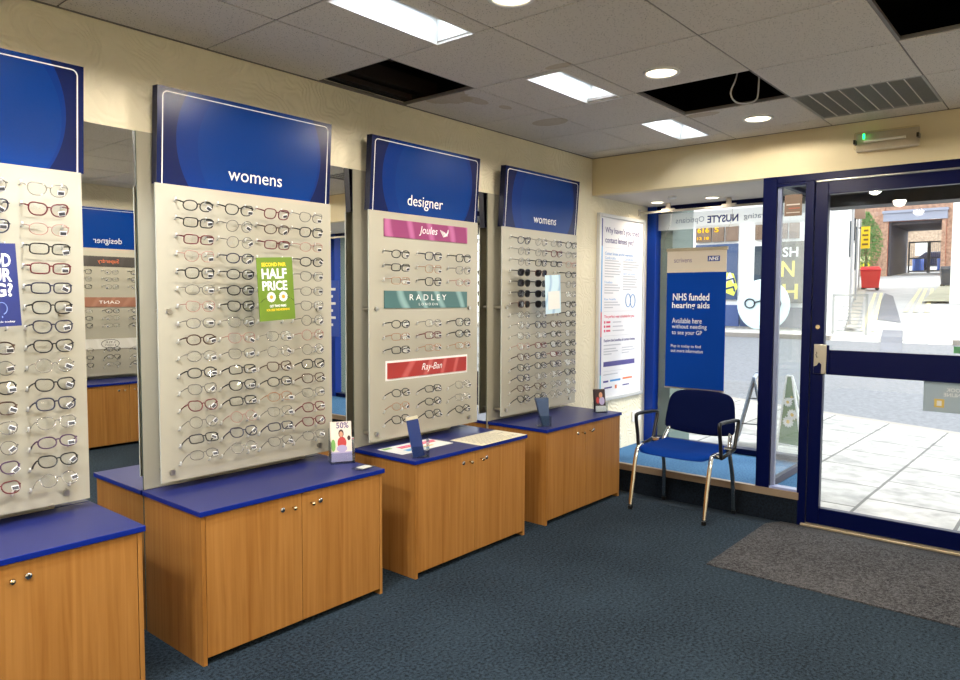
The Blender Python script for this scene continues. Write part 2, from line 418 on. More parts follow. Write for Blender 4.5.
# walls
setbox('wall_left', (BACK-.1, WX+.1, W, W+.12, -.2, 3.0), mats=M['cream'])
setbox('wall_right', (BACK-.1, WX+.1, RW-.12, RW, -.2, 3.0), mats=M['cream'])
setbox('wall_back', (BACK-.1, BACK, RW, W, -.2, 3.0), mats=M['cream_flat'])
# bulkhead over the shop front, with the bay soffits
mb = MB()
mb.box(LB, LB+.09, RW, W, ZB, 3.0)
mb.box(LB+.09, WX+.08, 1.66, W, ZB, ZB+.04, 1); mb.box(LB+.09, WX+.08, RW, .12, ZB, ZB+.04, 1)
struct(obj('wall_front', mb, [M['cream_flat'], M['soffit']]))

# ceiling grid
GX = [2.305+.602*k for k in range(-8, 5)] ; GX = [BACK]+[g for g in GX if g > BACK+.05]+[LB]
GY = [W, 2.492, 1.892, 1.286, .668, .066, -.536, -1.138, RW]
TRO = [(1.72,2.30),(2.945,3.53),(4.135,4.69)]
def inrect(x, y, R): return R[0] < x < R[1] and R[2] < y < R[3]
HOLES = [(2.305,2.907,2.492,W), (3.509,4.111,1.286,1.892), (2.907,3.509,.066,.668)]
LOUV = (4.111,4.713,.668,1.286)
mb = MB()
tz = H
for i in range(len(GX)-1):
    for j in range(len(GY)-1):
        x0, x1, y1, y0 = GX[i], GX[i+1], GY[j], GY[j+1]
        cx, cy = (x0+x1)/2, (y0+y1)/2
        if any(inrect(cx, cy, h) for h in HOLES) or inrect(cx, cy, LOUV): continue
        g = .0045
        x0 += g; x1 -= g; y0 += g; y1 -= g
        slot = None
        if abs(cy-(1.892+2.492)/2) < .1:
            for t in TRO:
                if t[0]-.05 < cx < t[1]+.05: slot = t
            if cx < 1.6 and (i % 2 == (GX.index(min(GX, key=lambda g: abs(g-1.703))) % 2)): slot = (x0+.01, x1-.01)
        if slot:
            a, b = max(x0, slot[0]), min(x1, slot[1])
            mb.box(x0, x1, y0, 1.985, tz, tz+.015); mb.box(x0, x1, 2.187, y1, tz, tz+.015)
            if a > x0+.002: mb.box(x0, a, 1.985, 2.187, tz, tz+.015)
            if b < x1-.002: mb.box(b, x1, 1.985, 2.187, tz, tz+.015)
        else:
            mb.box(x0, x1, y0, y1, tz, tz+.015)
ceil = struct(obj('ceiling', mb, M['tile']))
# T bars (recessed between the tiles, the shade of the recess put into their grey)
mb = MB(); 
for x in GX[1:-1]: mb.box(x-.010, x+.010, RW, W, H+.004, H+.018)
for y in GY[1:-1]: mb.box(BACK, LB, y-.010, y+.010, H+.0038, H+.018)
mb.box(BACK, LB, W-.014, W, H-.002, H+.012); mb.box(LB-.012, LB, RW, W, H-.002, H+.012)
struct(obj('trim_1', mb, M['grid']))
# slab, lining and timber above the tiles, unlit darkness put into their colour
mb = MB(); mb.box(BACK, LB, RW, W, 2.96, 3.04); mb.box(BACK, LB, W-.012, W, H+.02, 2.96); mb.box(LB-.012, LB, RW, W, H+.02, 2.96)
mb.box(2.3, 2.92, W-.05, W-.012, H+.03, H+.055, 1)
mb.box(2.2, 3.1, W-.07, W, 2.58, 2.66, 1); mb.box(2.74, 2.80, 2.3, W, 2.72, 2.84, 1); mb.box(2.0, 4.6, 1.45, 1.53, 2.78, 2.9, 1)
struct(obj('ceiling_void', mb, [M['void'], M['void_wood']]))

# ------------------------------------------------------------------ ceiling lights
LW = plain('light_white', (228,232,232), .35, var=.01)
E_T = emitmat('tube_glow', (226,238,252), .6)
for k, (a, b) in enumerate(TRO + [(.50,1.09), (-.70,-.12)]):
    lab = ['recessed strip ceiling light nearest the camera, above the first womens board', 'recessed strip ceiling light between the two holes in the ceiling', 'recessed strip ceiling light nearest the window wall',
           'unseen strip ceiling light behind the first visible one, boosted as fill', 'unseen strip ceiling light furthest into the shop, boosted as fill'][k]
    cx = (a+b)/2
    t = thing('strip_light', lab, 'ceiling light', (cx, 2.086, H), 0, None)
    o = (cx, 2.086, H)
    m = MB(); y0, y1 = 1.986, 2.186; d = .10
    # sloping white trough, ends and top
    m.quad((a,y0,H),(b,y0,H),(b-.06,y0+.05,H+d),(a+.06,y0+.05,H+d)); m.quad((a,y1,H),(a+.06,y1-.05,H+d),(b-.06,y1-.05,H+d),(b,y1,H))
    m.quad((b,y0,H),(b,y1,H),(b-.06,y1-.05,H+d),(b-.06,y0+.05,H+d)); m.quad((a,y0,H),(a+.06,y0+.05,H+d),(a+.06,y1-.05,H+d),(a,y1,H))
    m.quad((a+.06,y0+.05,H+d),(b-.06,y0+.05,H+d),(b-.06,y1-.05,H+d),(a+.06,y1-.05,H+d))
    obj('trough', m, LW, t, o)
    m = MB()
    for q in (0, 1):
        pass
    m.box(a-.002, b+.002, y0-.006, y0, H-.003, H+.01); m.box(a-.002, b+.002, y1, y1+.006, H-.003, H+.01); m.box(a-.006, a, y0-.006, y1+.006, H-.003, H+.01); m.box(b, b+.006, y0-.006, y1+.006, H-.003, H+.01)
    obj('trim_frame', m, M['white'], t, o)
    m = MB(); m.box(a+.08, b-.08, y0+.06, y1-.06, H+.085, H+.096)
    obj('diffuser', m, E_T, t, o)
    L = bpy.data.lights.new('strip_lamp', 'AREA'); L.shape = 'RECTANGLE'; L.size = (b-a)-.14; L.size_y = .03; L.energy = 2.5 if k < 3 else (22 if k == 3 else 36); L.color = (.86,.93,1)  # unseen strips deeper in the shop run far stronger, as room fill
    lo = bpy.data.objects.new('strip_lamp', L); COL.objects.link(lo); lo.location = (0,0,.08); lo.parent = t
E_D = emitmat('downlight_glow', (255,238,205), 6.0)
DL = [(2.11,1.64),(3.262,1.622),(4.446,1.576),(.95,1.64),(-.2,1.64),(-1.36,1.64), (-.2,-.4),(.95,-.4),(2.11,-.4),(3.262,-.4),(4.446,-.4)]
DLAB = {0:'round warm downlight cut off at the top edge of the photo', 1:'round warm downlight beside the middle hole in the ceiling', 2:'round warm downlight nearest the window wall'}
for k, (x, y) in enumerate(DL):
    t = thing('downlight', DLAB.get(k, 'round warm downlight of the %s row, %s from the shop window' % ('left' if y > 0 else 'right', ['','','','fourth','fifth','sixth','fifth','fourth','third','second','first'][k])), 'ceiling light', (x,y,H))
    m = MB(); m.lathe([(.088,-.001),(.088,-.008),(.076,-.010),(.070,-.004),(.070,.03)], 32); obj('bezel', m, M['white'], t, smooth=True)
    m = MB(); m.lathe([(.0001,-.0035),(.0705,-.0035)], 32); obj('diffuser', m, E_D, t)
    L = bpy.data.lights.new('downlight_lamp', 'SPOT'); L.energy = 17 if k in (2, 10) else (50 if k == 0 else 58); L.color = (1,.89,.74); L.spot_size = 2.96; L.spot_blend = .12; L.shadow_soft_size = .06
    lo = bpy.data.objects.new('downlight_lamp', L); COL.objects.link(lo); lo.location = (0,0,-.02); lo.parent = t

# louvred light fitting (off)
LVH = plain('louvre_housing', (176,176,176), .5, var=.04)
t = thing('louvre_light', 'unlit grey louvred light panel in the ceiling above the door', 'ceiling light', (4.412,.977,H))
o = (4.412,.977,H); x0,x1,y0,y1 = LOUV; x0+=.012;x1-=.012;y0+=.012;y1-=.012
m = MB(); m.box(x0-.012,x1+.012,y0-.012,y1+.012,H+.03,H+.04); m.box(x0-.012,x0,y0-.012,y1+.012,H,H+.07); m.box(x1,x1+.012,y0-.012,y1+.012,H,H+.07); m.box(x0,x1,y0-.012,y0,H,H+.07); m.box(x0,x1,y1,y1+.012,H,H+.07)
obj('housing', m, LVH, t, o)
LV = plain('louvre_alu', (150,154,156), .4, metal=.2, var=.05)
m = MB()
for k in range(1, 8):
    y = y0+(y1-y0)*k/8; m.box(x0, x1, y-.0016, y+.0016, H+.0005, H+.022)
obj('cross_blades', m, M['white'], t, o)
m = MB()
for k in range(1, 24):
    x = x0+(x1-x0)*k/24; m.box(x-.001, x+.001, y0, y1, H+.002, H+.02)
obj('louvre_blades', m, LV, t, o)

# loose cable in the middle hole
m = MB(); pts = [Vector((3.93,1.50,2.80)), Vector((3.90,1.50,2.62)), Vector((3.87,1.52,2.52)), Vector((3.92,1.50,2.475)), Vector((4.0,1.44,2.49)), Vector((4.03,1.43,2.56)), Vector((4.03,1.43,2.78))]
def smoothpath(p, n=6):
    out = []
    for i in range(len(p)-1):
        p0 = p[max(0,i-1)]; p1 = p[i]; p2 = p[i+1]; p3 = p[min(len(p)-1,i+2)]
        for k in range(n):
            t = k/n
            out.append(.5*((2*p1)+(-p0+p2)*t+(2*p0-5*p1+4*p2-p3)*t*t+(-p0+3*p1-3*p2+p3)*t**3))
    out.append(p[-1]); return out
m.tube(smoothpath(pts), .0045, 8)
tag(obj('cable', m, M['white'], None, (3.93,1.50,2.80), smooth=True), 'loose white cable looping down out of the ceiling hole', 'cable')

# emergency light on the bulkhead
t = thing('emergency_light', 'clear plastic emergency light box with green lamp above the door', 'emergency light', (LB, .97, 2.37)); o = (LB,.97,2.37)
m = MB(); m.box(LB-.035, LB, .805, 1.14, 2.318, 2.428); obj('body', m, plain('fitting_grey', (206,198,186), .5), t, o, bevel=.008)
m = MB(); m.box(LB-.07, LB-.036, .80, 1.145, 2.325, 2.43); obj('cover', m, clearmat('cover_clear', (250,248,242), fres=1.25), t, o, bevel=.01)
m = MB(); m.cyl((LB-.055,.87,2.372),(LB-.055,1.09,2.372), .008); obj('tube', m, M['paper'], t, o)
m = MB(); m.box(LB-.074, LB-.071, 1.083, 1.093, 2.385, 2.415); obj('indicator', m, emitmat('led_green', (20,255,110), 5), t, o)
m = MB(); m.box(LB-.076, LB-.02, .80, .812, 2.36, 2.385); m.box(LB-.076, LB-.02, 1.133, 1.145, 2.36, 2.385); obj('clip', m, M['lockdark'], t, o)

# ------------------------------------------------------------------ mirrors
for k, (a, b, lab) in enumerate(((1.04,1.384,'tall frameless wall mirror between the cut-off left board and the first womens board'), (2.20,2.524,'tall frameless wall mirror between the first womens board and the designer board'), (3.29,3.645,'tall frameless wall mirror between the designer board and the far womens board'))):
    m = MB(); m.box(a, b, W-.004, W-.0005, .002, 2.098)
    m.box(b-.0015, b+.0015, W-.0055, W-.0005, .002, 2.098, 1)
    tag(obj('wall_mirror', m, [M['mirror'], plain('mirror_edge', (70,84,80), .3)], None, ((a+b)/2, W, .002)), lab, 'mirror', 'mirrors between the display boards')

# ------------------------------------------------------------------ cabinets
def cabinet(cx, yw, rot, label, width=.938):
    """local frame: x along the wall, wall at y=0, room towards -y"""
    t = thing('cabinet', label, 'cabinet', (cx, yw, 0), rot, 'beech cabinets under the display boards')
    hw = width/2; fr = -(W-F)
    m = MB()
    m.box(-hw, hw, fr, -.007, T-.020, T, 0)
    ct = obj('worktop', m, [M['counter'], M['counter_edge']], t)
    for p in ct.data.polygons:
        if abs(p.normal.z) < .5: p.material_index = 1
    b = ct.modifiers.new('b', 'BEVEL'); b.width = .0015; b.segments = 1
    sh = hw-.010; sf = fr+.010
    for s in (-1, 1):
        m = MB(); m.box(s*sh, s*(sh-.016), sf, -.008, 0, T-.0205); obj('side_panel', m, M['beech'], t)
    m = MB(); m.box(-sh+.0165, sh-.0165, sf+.06, -.012, .06, T-.021); m.box(-sh+.0165, sh-.0165, sf+.045, sf+.06, .004, .058, 1)
    obj('carcass', m, [M['dark'], M['dark']], t)
    for s in (-1, 1):
        m = MB(); m.box(s*.0015, s*(sh-.0185), sf, sf+.016, .028, T-.023)
        d = obj('door', m, M['beech'], t, bevel=.0012)
        m = MB(); R = Matrix.Translation((s*.047, sf, .532)) @ Matrix.Rotation(PI/2, 4, 'X')
        m.lathe([(.004,0),(.0035,.012),(.0085,.016),(.010,.021),(.007,.026),(.0001,.027)], 14, 0, R); obj('knob', m, M['brassy'], d, smooth=True)
        m = MB(); R = Matrix.Translation((s*.097, sf, .532)) @ Matrix.Rotation(PI/2, 4, 'X')
        m.lathe([(.011,0),(.011,.004),(.009,.006),(.0001,.0062)], 14, 0, R)
        lk = obj('lock', m, M['chrome'], d, smooth=True)
        m = MB(); m.box(s*.097-.0018, s*.097+.0018, sf-.0072, sf-.006, .526, .538); lk2 = obj('keyhole', m, M['black'], d)
    return t
CABX = [.7013, 1.8435, 2.985, 4.1234]
CL = ['beech cabinet with blue top under the cut-off board at left edge', 'beech cabinet with blue top under the womens board with green card',
      'beech cabinet with blue top under the designer board', 'beech cabinet with blue top nearest the window']
for x, l in zip(CABX, CL): cabinet(x, W, 0, l)
cabinet(3.09, RW, PI, 'beech cabinet with blue top on the opposite wall, seen in the mirror')

# ------------------------------------------------------------------ display boards
def rounded_frame(hw, z0, z1, r, t, y):
    """white line: up the left side, rounded corners, along the top, down the right"""
    def path(hw, z1, r):
        p = [(-hw, z0)]
        for k in range(7):
            a = PI - PI/2*k/6; p.append((-hw+r+r*math.cos(a), z1-r+r*math.sin(a)))
        for k in range(7):
            a = PI/2 - PI/2*k/6; p.append((hw-r+r*math.cos(a), z1-r+r*math.sin(a)))
        p.append((hw, z0)); return p
    A = path(hw, z1, r); B = path(hw-t, z1-t, r-t*.7)
    m = MB()
    for i in range(len(A)-1):
        m.quad((A[i][0],y,A[i][1]), (A[i+1][0],y,A[i+1][1]), (B[i+1][0],y,B[i+1][1]), (B[i][0],y,B[i][1]))
    return m
PY = -.102           # acrylic front, local
DBGROUP = 'eyewear display boards with blue headers'
def display(cx, yw, rot, label, word, x_back=(-.46,.46), rows=None, cols=(), standz=(1.36,.685), wordx=.0, wordw=.27, px=(-.4425,.4425)):
    t = thing('display_board', label, 'display board', (cx, yw, 0), rot, DBGROUP)
    m = MB(); m.box(x_back[0], x_back[1], -.009, -.0008, .61, 2.098); obj('back_board', m, M['board'], t)
    m = MB(); m.box(px[0], px[1], PY, PY+.008, .645, 1.883)
    p = obj('acrylic_panel', m, [M['acryl'], M['acryl_edge']], t)
    for f in p.data.polygons:
        if abs(f.normal.y) < .5: f.material_index = 1
    for z in standz:
        for s in (px[0]+.045, px[1]-.085):
            m = MB(); m.cyl((s,-.009,z),(s,PY-.012,z),.011,16); obj('standoff', m, M['steel'], t, smooth=False)
    HW = .436
    # header: box leaning forward
    tilt = Matrix.Translation((0,-.058,1.8835)) @ Matrix.Rotation(math.radians(3.8),4,'X') @ Matrix.Translation((0,0,-1.8835))
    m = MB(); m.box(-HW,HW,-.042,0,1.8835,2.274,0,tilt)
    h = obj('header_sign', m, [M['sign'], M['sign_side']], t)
    for f in h.data.polygons:
        if f.normal.y > -.5: f.material_index = 1
    m = rounded_frame(.416, 1.8835, 2.258, .022, .0045, -.0428); m.v = [tilt@v for v in m.v]; obj('border_line', m, M['white'], h)
    if word: m = text_mb(word, 0, (wordx,-.0430,1.955), width=wordw); m.v = [tilt@v for v in m.v]; obj('lettering', m, M['white'], h)
    if rows:
        for z, sl in rows:
            for c in cols:
                m = MB(); m.box(c-.066, c+.066, PY+.002, PY+.005, z-.0075, z-.0035)
                for q in (-.066,.066):
                    m.tube([(c+q,PY+.001,z-.004),(c+q,PY-.012,z-.003),(c+q,PY-.015,z+.006),(c+q,PY-.015,z+.013)], [.003,.003,.0045,.004], 6)
                obj('frame_bracket', m, M['peg'], p, smooth=True)
    return t

ORD = ['first','second','third','fourth','fifth','sixth','seventh','eighth','ninth','tenth','eleventh','twelfth','thirteenth','fourteenth','fifteenth','sixteenth']
ROW16 = [1.7955-.0692*k for k in range(16)]
PITCH16 = [math.radians(17-47*k/15) for k in range(16)]
GF = -.180           # plane of the frame fronts, local y (wall = 0)
def peg_rows(zs, ps): return [(z+math.tan(p)*.076, p) for z, p in zip(zs, ps)]
ROW9 = [1.653,1.582,1.511,1.278,1.210,1.139,.907,.834,.762]
PITCH9 = [math.radians(x) for x in (10,6,2,-3,-7,-10,-22,-25,-28)]

D1 = display(.707, W, 0, 'eyewear display board with plain blue header, cut off at left edge', None, (-.47,.335), peg_rows(ROW16,PITCH16), (.285,.095), px=(-.4425,.426))
D2 = display(1.857, W, 0, 'tall eyewear display board headed womens with green half price card', 'womens', (-.472,.345), peg_rows(ROW16,PITCH16), (-.299,-.110,.080,.269), wordx=.02, wordw=.275)
D3 = display(2.992, W, 0, 'eyewear display board headed designer with three coloured brand strips', 'designer', (-.467,.30), peg_rows(ROW9,PITCH9), (-.282,-.029,.2256), wordx=-.02, wordw=.285)
D4 = display(4.120, W, 0, 'eyewear display board headed womens nearest the window, with sunglasses', 'womens', (-.474,.38), peg_rows(ROW16,PITCH16), (-.304,-.111,.072,.255), wordx=.03, wordw=.27)
D5 = display(3.08, RW, PI, 'eyewear display board headed designer on the opposite wall, seen in mirror', 'designer', (-.47,.47), peg_rows(ROW9,PITCH9), (-.25,0,.25), wordx=.0, wordw=.27)

# brand strips
def strip(parent, z, h, base, light, words, x0=-.338, x1=.338, card=False, lm=None, script=0):
    m = MB(); m.box(x0, x1, PY-.006, PY-.0008, z-h/2, z+h/2, 0)
    mats = [m_swirl('strip_print', base, light, 2.0)]
    s = obj('brand_strip', m, mats, parent)
    if card:
        m = MB(); m.box(x0-.012, x1+.012, PY-.0008, PY-.0002, z-h/2-.012, z+h/2+.012); obj('strip_backing', m, M['white'], s)
    for (w, dx, dz, wd, hh) in words:
        m = text_mb(w, 0, (dx, PY-.0068, z+dz), width=wd, height=hh, shear=script); obj('lettering', m, lm or M['white'], s)
    return s
s1 = strip(D3, 1.797, .095, (136,50,100), (176,98,146), [('Joules', .0, 0, .15, .055)], script=.25)
# little striped heart beside the word
m = MB()
for k in range(4):
    a = k*.011; m.tube([(.10+a,PY-.007,1.812-a*.3),(.125+a*.9,PY-.007,1.775+a*.2),(.165,PY-.007,1.802+a*.5)], .003, 5)
obj('heart_mark', m, M['white'], s1)
s2 = strip(D3, 1.410, .096, (66,104,104), (132,166,166), [('R A D L E Y', .0, .013, .30, .033), ('L O N D O N', .0, -.026, .155, .014)])
s3 = strip(D3, 1.020, .086, (164,50,44), (196,96,92), [('Ray-Ban', .03, 0, .17, .05)], x0=-.316, x1=.334, card=True, script=.35)
s4 = strip(D5, 1.757, .10, (66,62,60), (74,70,68), [('Superdry', .0, 0, .2, .05)], lm=plain('orange_print', (226,116,66), .5))
s5 = strip(D5, 1.362, .095, (150,104,84), (164,118,98), [('GANT', .0, 0, .2, .03)])
s6 = strip(D5, .955, .10, (214,212,204), (222,220,214), [('LYLE', .0, .016, .09, .02), ('& SCOTT', .0, -.014, .11, .018)], lm=M['black'])
m = MB(); m.tube([(.0+.085*math.cos(a*PI/16), PY-.0072, .955+.042*math.sin(a*PI/16)) for a in range(32)], .0025, 5, closed=True); obj('oval_ring', m, M['black'], s6)

# ------------------------------------------------------------------ eyeglasses
FC = {'k':('black',(10,9,10),.3,0), 'b':('brown',(66,40,26),.3,0), 'r':('burgundy',(92,20,28),.3,0), 'g':('grey metal',(96,92,92),.3,.7), 's':('silver',(176,174,172),.25,.9),
      'p':('pink',(160,108,100),.35,0), 'n':('navy',(20,22,50),.3,0), 'o':('copper',(160,100,56),.3,.5), 'w':('clear',(206,200,192),.25,0), 'v':('purple',(60,30,66),.3,0)}
FM = {k: plain('frame_'+v[0].replace(' ','_'), v[1], v[2], v[3], .08, 200) for k, v in FC.items()}
SHAPES = ['cat-eye','round','oval','rectangular','square']
def outline(shape, s, n=24):
    w, h, e = {'cat-eye':(.0290,.0215,2.6), 'round':(.0265,.0245,2.0), 'oval':(.0290,.0205,2.2), 'rectangular':(.0295,.0185,3.6), 'square':(.0285,.0220,3.0)}[shape]
    pts = []
    for k in range(n):
        a = 2*PI*k/n
        c, d = math.cos(a), math.sin(a)
        x = w*math.copysign(abs(c)**(2/e), c); z = h*math.copysign(abs(d)**(2/e), d)
        if shape == 'cat-eye':
            if x > 0 and z > 0: z += .005*(x/w)
            if z < 0: x *= 1-.18*(-z/h)
        elif shape == 'square' and z < 0: x *= 1-.10*(-z/h)
        pts.append((s*(x+.0350), 0.006*abs((x+.035)/.064)**2, z))
    return pts
_pm = {}
def glasses_meshes(shape, thick):
    key = (shape, thick)
    if key in _pm: return _pm[key]
    r = .0026 if thick else .0013
    m = MB()
    for s in (-1, 1): m.tube(outline(shape, s), r, 6, closed=True)
    m.tube([(-.0080,0,.006),(-.003,-.001,.0090),(.003,-.001,.0090),(.0080,0,.006)], r*1.05, 6)
    for s in (-1, 1): m.tube([(s*.0620,.005,.010),(s*.0665,.007,.010),(s*.0680,.012,.010)], r*1.2, 6)
    front = m.mesh('frame_front', smooth=True)
    lens = []
    for s in (-1, 1):
        m = MB(); P = outline(shape, s); c = (s*.0350, P[6][1], 0)
        vs = [c]+P; n = len(P)
        m.add(vs, [(0, 1+k, 1+(k+1) % n) if s > 0 else (0, 1+(k+1) % n, 1+k) for k in range(n)])
        lens.append(m.mesh('lens'))
    temp = []
    for s in (-1, 1):
        m = MB(); m.tube([(s*.0680,.012,.010),(s*.0680,.035,.009),(s*.0672,.058,.007),(s*.0660,.074,.003)], [r*1.1,r*1.15,r*1.1,r*1.3], 6)
        temp.append(m.mesh('temple', smooth=True))
    _pm[key] = (front, lens, temp); return _pm[key]
m = MB(); m.box(-.009,.009,-.0004,.0004,-.0065,.0065,0); m.box(-.0082,.0082,-.0007,-.0004,-.0055,.0040,1); TAG = m.mesh('price_tag')
for me in [TAG]: me.materials.append(M['tagw']); me.materials.append(M['tagb'])
def setmat(o, mat):
    if not o.data.materials: o.data.materials.append(mat)
    o.material_slots[0].link = 'OBJECT'; o.material_slots[0].material = mat
def glasses(cx, yw, rot, lx, z, pitch, code, shape, where, sun=False):
    """one pair; lx = local x on the board"""
    thick = code in 'krnbv' or sun
    front, lens, temp = glasses_meshes(shape, thick)
    cn = FC[code][0]
    c, s = math.cos(rot), math.sin(rot)
    loc = (cx + c*lx - s*GF, yw + s*lx + c*GF, z)
    lab = '%s %s %s, %s' % (cn, shape, 'sunglasses' if sun else 'glasses', where)
    t = bpy.data.objects.new('sunglasses' if sun else 'eyeglasses', None); COL.objects.link(t); t.empty_display_size = .03
    t.location = loc; t.rotation_euler = (pitch, 0, rot + random.uniform(-.02,.02))
    t['label'] = lab; t['category'] = 'sunglasses' if sun else 'glasses'
    def ch(name, me, mat=None):
        o = bpy.data.objects.new(name, me); COL.objects.link(o); o.parent = t
        if mat: setmat(o, mat)
        return o
    ch('frame_front', front, FM[code])
    for L in lens: ch('lens', L, M['lens_dark'] if sun else M['lens'])
    for q in temp: ch('temple', q, FM[code])
    if not sun:
        o = ch('price_tag', TAG); o.scale = (1.25,1,1.25); o.location = (.045+random.uniform(-.004,.008), -.001, -.004+random.uniform(-.008,.004)); o.rotation_euler = (0, random.choice((0,0,-.6,.5,-.2)), 0)
    return t
def fill(grid, cx, yw, rot, colx, rowz, pit, place, grp, sun=(), colnames=None, shapes=None):
    for r, line in enumerate(grid):
        for c, code in enumerate(line):
            if code in '- ': continue
            sh = random.choice(SHAPES[:3] if code in 'gspow' else ['cat-eye','cat-eye','square','oval','rectangular'])
            if shapes: sh = random.choice(shapes)
            w = '%s row down, %s, on the %s' % (ORD[r], colnames[c], place)
            lx = colx[c] + (r*.0006 if len(grid) > 10 else 0)
            g = glasses(cx, yw, rot, lx, rowz[r], pit[r], code.lower(), 'square' if (r, c) in sun else sh, w, (r, c) in sun)
            g['group'] = grp
CN4 = ['left column','second column','third column','right column']
fill(['gs','nr','np','-k','-r','-n','-k','-n','bk','gs','kk','bn','ss','gv','vk','rs'], .707, W, 0, (.095,.285), ROW16, PITCH16, 'cut-off left board', 'glasses on the cut-off left board', colnames=['second column from right','right column'])
fill(['kkrg','kgbk','rgrp','pn-k','kk-g','gk-g','pk-g','gs-g','bpsp','sgss','kkbk','gkkb','rkog','gpgr','knnr','gsgs'], 1.857, W, 0, (-.299,-.110,.080,.269), ROW16, PITCH16, 'womens board with green card', 'glasses on the womens board with green card', colnames=CN4)
CN3 = ['left column','middle column','right column']
fill(['knk','kog','okp','kgk','ork','koo','kks','oks','kkk'], 2.992, W, 0, (-.282,-.029,.2256), ROW9, PITCH9, 'designer board', 'glasses on the designer board', colnames=CN3, shapes=['rectangular','square','oval'])
sun = {(3,0),(3,1),(4,0),(4,1),(5,0),(5,1),(6,0),(6,1)}
fill(['nsgk','ggrg','gkkp','kb-k','kk-g','kn-s','bk-k','ss-k','snbk','sskg','prkk','bnrk','kkns','ngsk','bbss','kksg'], 4.120, W, 0, (-.304,-.111,.072,.255), ROW16, PITCH16, 'womens board nearest the window', 'glasses on the womens board nearest the window', sun=sun, colnames=CN4)
fill(['kgk','kgg','ggk','kkg','ksk','kgk','gkg','skk','kgk'], 3.08, RW, PI, (-.25,0,.25), ROW9, PITCH9, 'mirrored designer board', 'glasses on the opposite designer board', colnames=['left column','middle column','right column'], shapes=['rectangular','square','oval'])

# ------------------------------------------------------------------ cards hung on the boards
GREEN = plain('card_green', (96,124,26), .45, var=.05, scale=10)
YEL = plain('print_yellow', (240,206,40), .5)
def cardat(name, label, cat, loc, roty, mb, mats, group=None):
    o = obj(name, mb, mats); o.location = loc; o.rotation_euler = (0, roty, 0); tag(o, label, cat, group); return o
m = MB(); m.box(-.092,.092,-.001,.001,-.139,.139)
card = cardat('promo_card', 'green second pair half price card with two daisies, hung on womens board', 'card', (1.874,2.765,1.457), math.radians(-3.2), m, GREEN)
for (w, z, wd, hh, mt) in (('SECOND PAIR', .108,.125,.017,YEL), ('HALF', .068,.128,.045,M['white']), ('PRICE', .015,.128,.042,M['white']), ('GET TWO PAIRS', -.075,.085,.011,M['white']), ('FOR LESS THIS MORNING', -.092,.118,.010,YEL)):
    mb_ = text_mb(w, 0, (-.006 if z > 0 else .004,-.0016,z), width=wd, height=hh, bold=.03); obj('lettering', mb_, mt, card)
for s in (-1, 1):
    m = MB(); cx = s*.031+.003
    for k in range(14):
        a = 2*PI*k/14; R = Matrix.Translation((cx,0,-.035)) @ Matrix.Rotation(a,4,'Y')
        m.add([(0,-.0017,0),(.005,-.0017,.016),(.003,-.0017,.0225),(-.003,-.0017,.0225),(-.005,-.0017,.016)], [(4,3,2,1,0)], 0, R)
    m.add([(cx+.0085*math.cos(2*PI*k/16),-.0024,-.035+.0085*math.sin(2*PI*k/16)) for k in range(16)], [tuple(range(16))], 1)
    m.tube([(cx+s*.02,-.0018,-.038),(cx+s*.04,-.0018,-.044),(cx+s*.056,-.0018,-.056)], .0009, 5, 2)
    obj('daisy', m, [M['white'], plain('daisy_heart', (226,150,40), .5), M['black']], card)
PB = plain('poster_navy', (26,40,104), .4, var=.15, scale=6)
m = MB(); m.box(-.16,.04,-.001,.001,-.137,.137)
pc = cardat('hung_poster', 'dark blue poster with white lettering at the left edge of photo', 'poster', (.82,2.75,1.457), math.radians(-2.5), m, PB)
for (w, z, hh, rx) in (('OD', .082,.045,.022), ('UR', .033,.045,.022), ('G?', -.016,.045,.022)):
    wd = .058
    mb_ = text_mb(w, 0, (rx-wd/2,-.0016,z), width=wd, height=hh, bold=.03); obj('lettering', mb_, M['white'], pc)
m = MB(); m.tube([(-.015+.016*math.cos(a*PI/10),-.0018,-.077+.02*math.sin(a*PI/10)) for a in range(-4,14)], .0014, 5); m.box(-.016,-.013,-.002,-.001,-.108,-.102); obj('question_mark_print', m, plain('pale_blue_print',(120,140,200),.5), pc)
mb_ = text_mb('ack today', 0, (-.005,-.0016,-.122), width=.052, height=.008); obj('lettering', mb_, M['white'], pc)
# pale shiny card on the far womens board
PALE = m_swirl('card_pale', (196,222,236), (150,184,214), 3)
m = MB(); m.box(-.09,.09,-.001,.001,-.129,.129); m.box(-.06,.075,-.0022,-.001,-.10,.02,1)
cardat('promo_card', 'pale blue shiny card hung on the womens board nearest the window', 'card', (4.035,2.765,1.447), math.radians(-3), m, [PALE, M['paper']])

# ------------------------------------------------------------------ leaflet holders and papers on the worktops
def obox(t, name, mat, *bx, bevel=0, parent=None):
    m = MB(); m.box(*bx); return obj(name, m, mat, parent or t, bevel=bevel)
SKIN = plain('print_skin', (206,150,120), .5); HAIRP = plain('print_hair', (60,38,30), .5); REDP = plain('print_red', (184,60,60), .5, var=.2, scale=80); LILAC = plain('print_lilac', (168,158,196), .5)
PINKP = plain('print_pink', (226,70,130), .5); CYANP = plain('print_cyan', (90,170,220), .5); GREENP = plain('print_green', (120,170,90), .5)
t = thing('leaflet_holder', 'clear leaflet holder with woman photo leaflets on the worktop below green card', 'leaflet holder', (2.262,2.80,T), math.radians(-28))
lean = Matrix.Rotation(math.radians(-9),4,'X')
m = MB(); m.box(-.058,.058,-.04,.045,0,.003); m.box(-.058,-.056,-.04,.04,0,.11); m.box(.056,.058,-.04,.04,0,.11); m.box(-.058,.058,-.042,-.040,0,.055); m.box(-.056,.056,.02,.0225,0,.17,0,lean)
obj('holder', m, M['clear'], t)
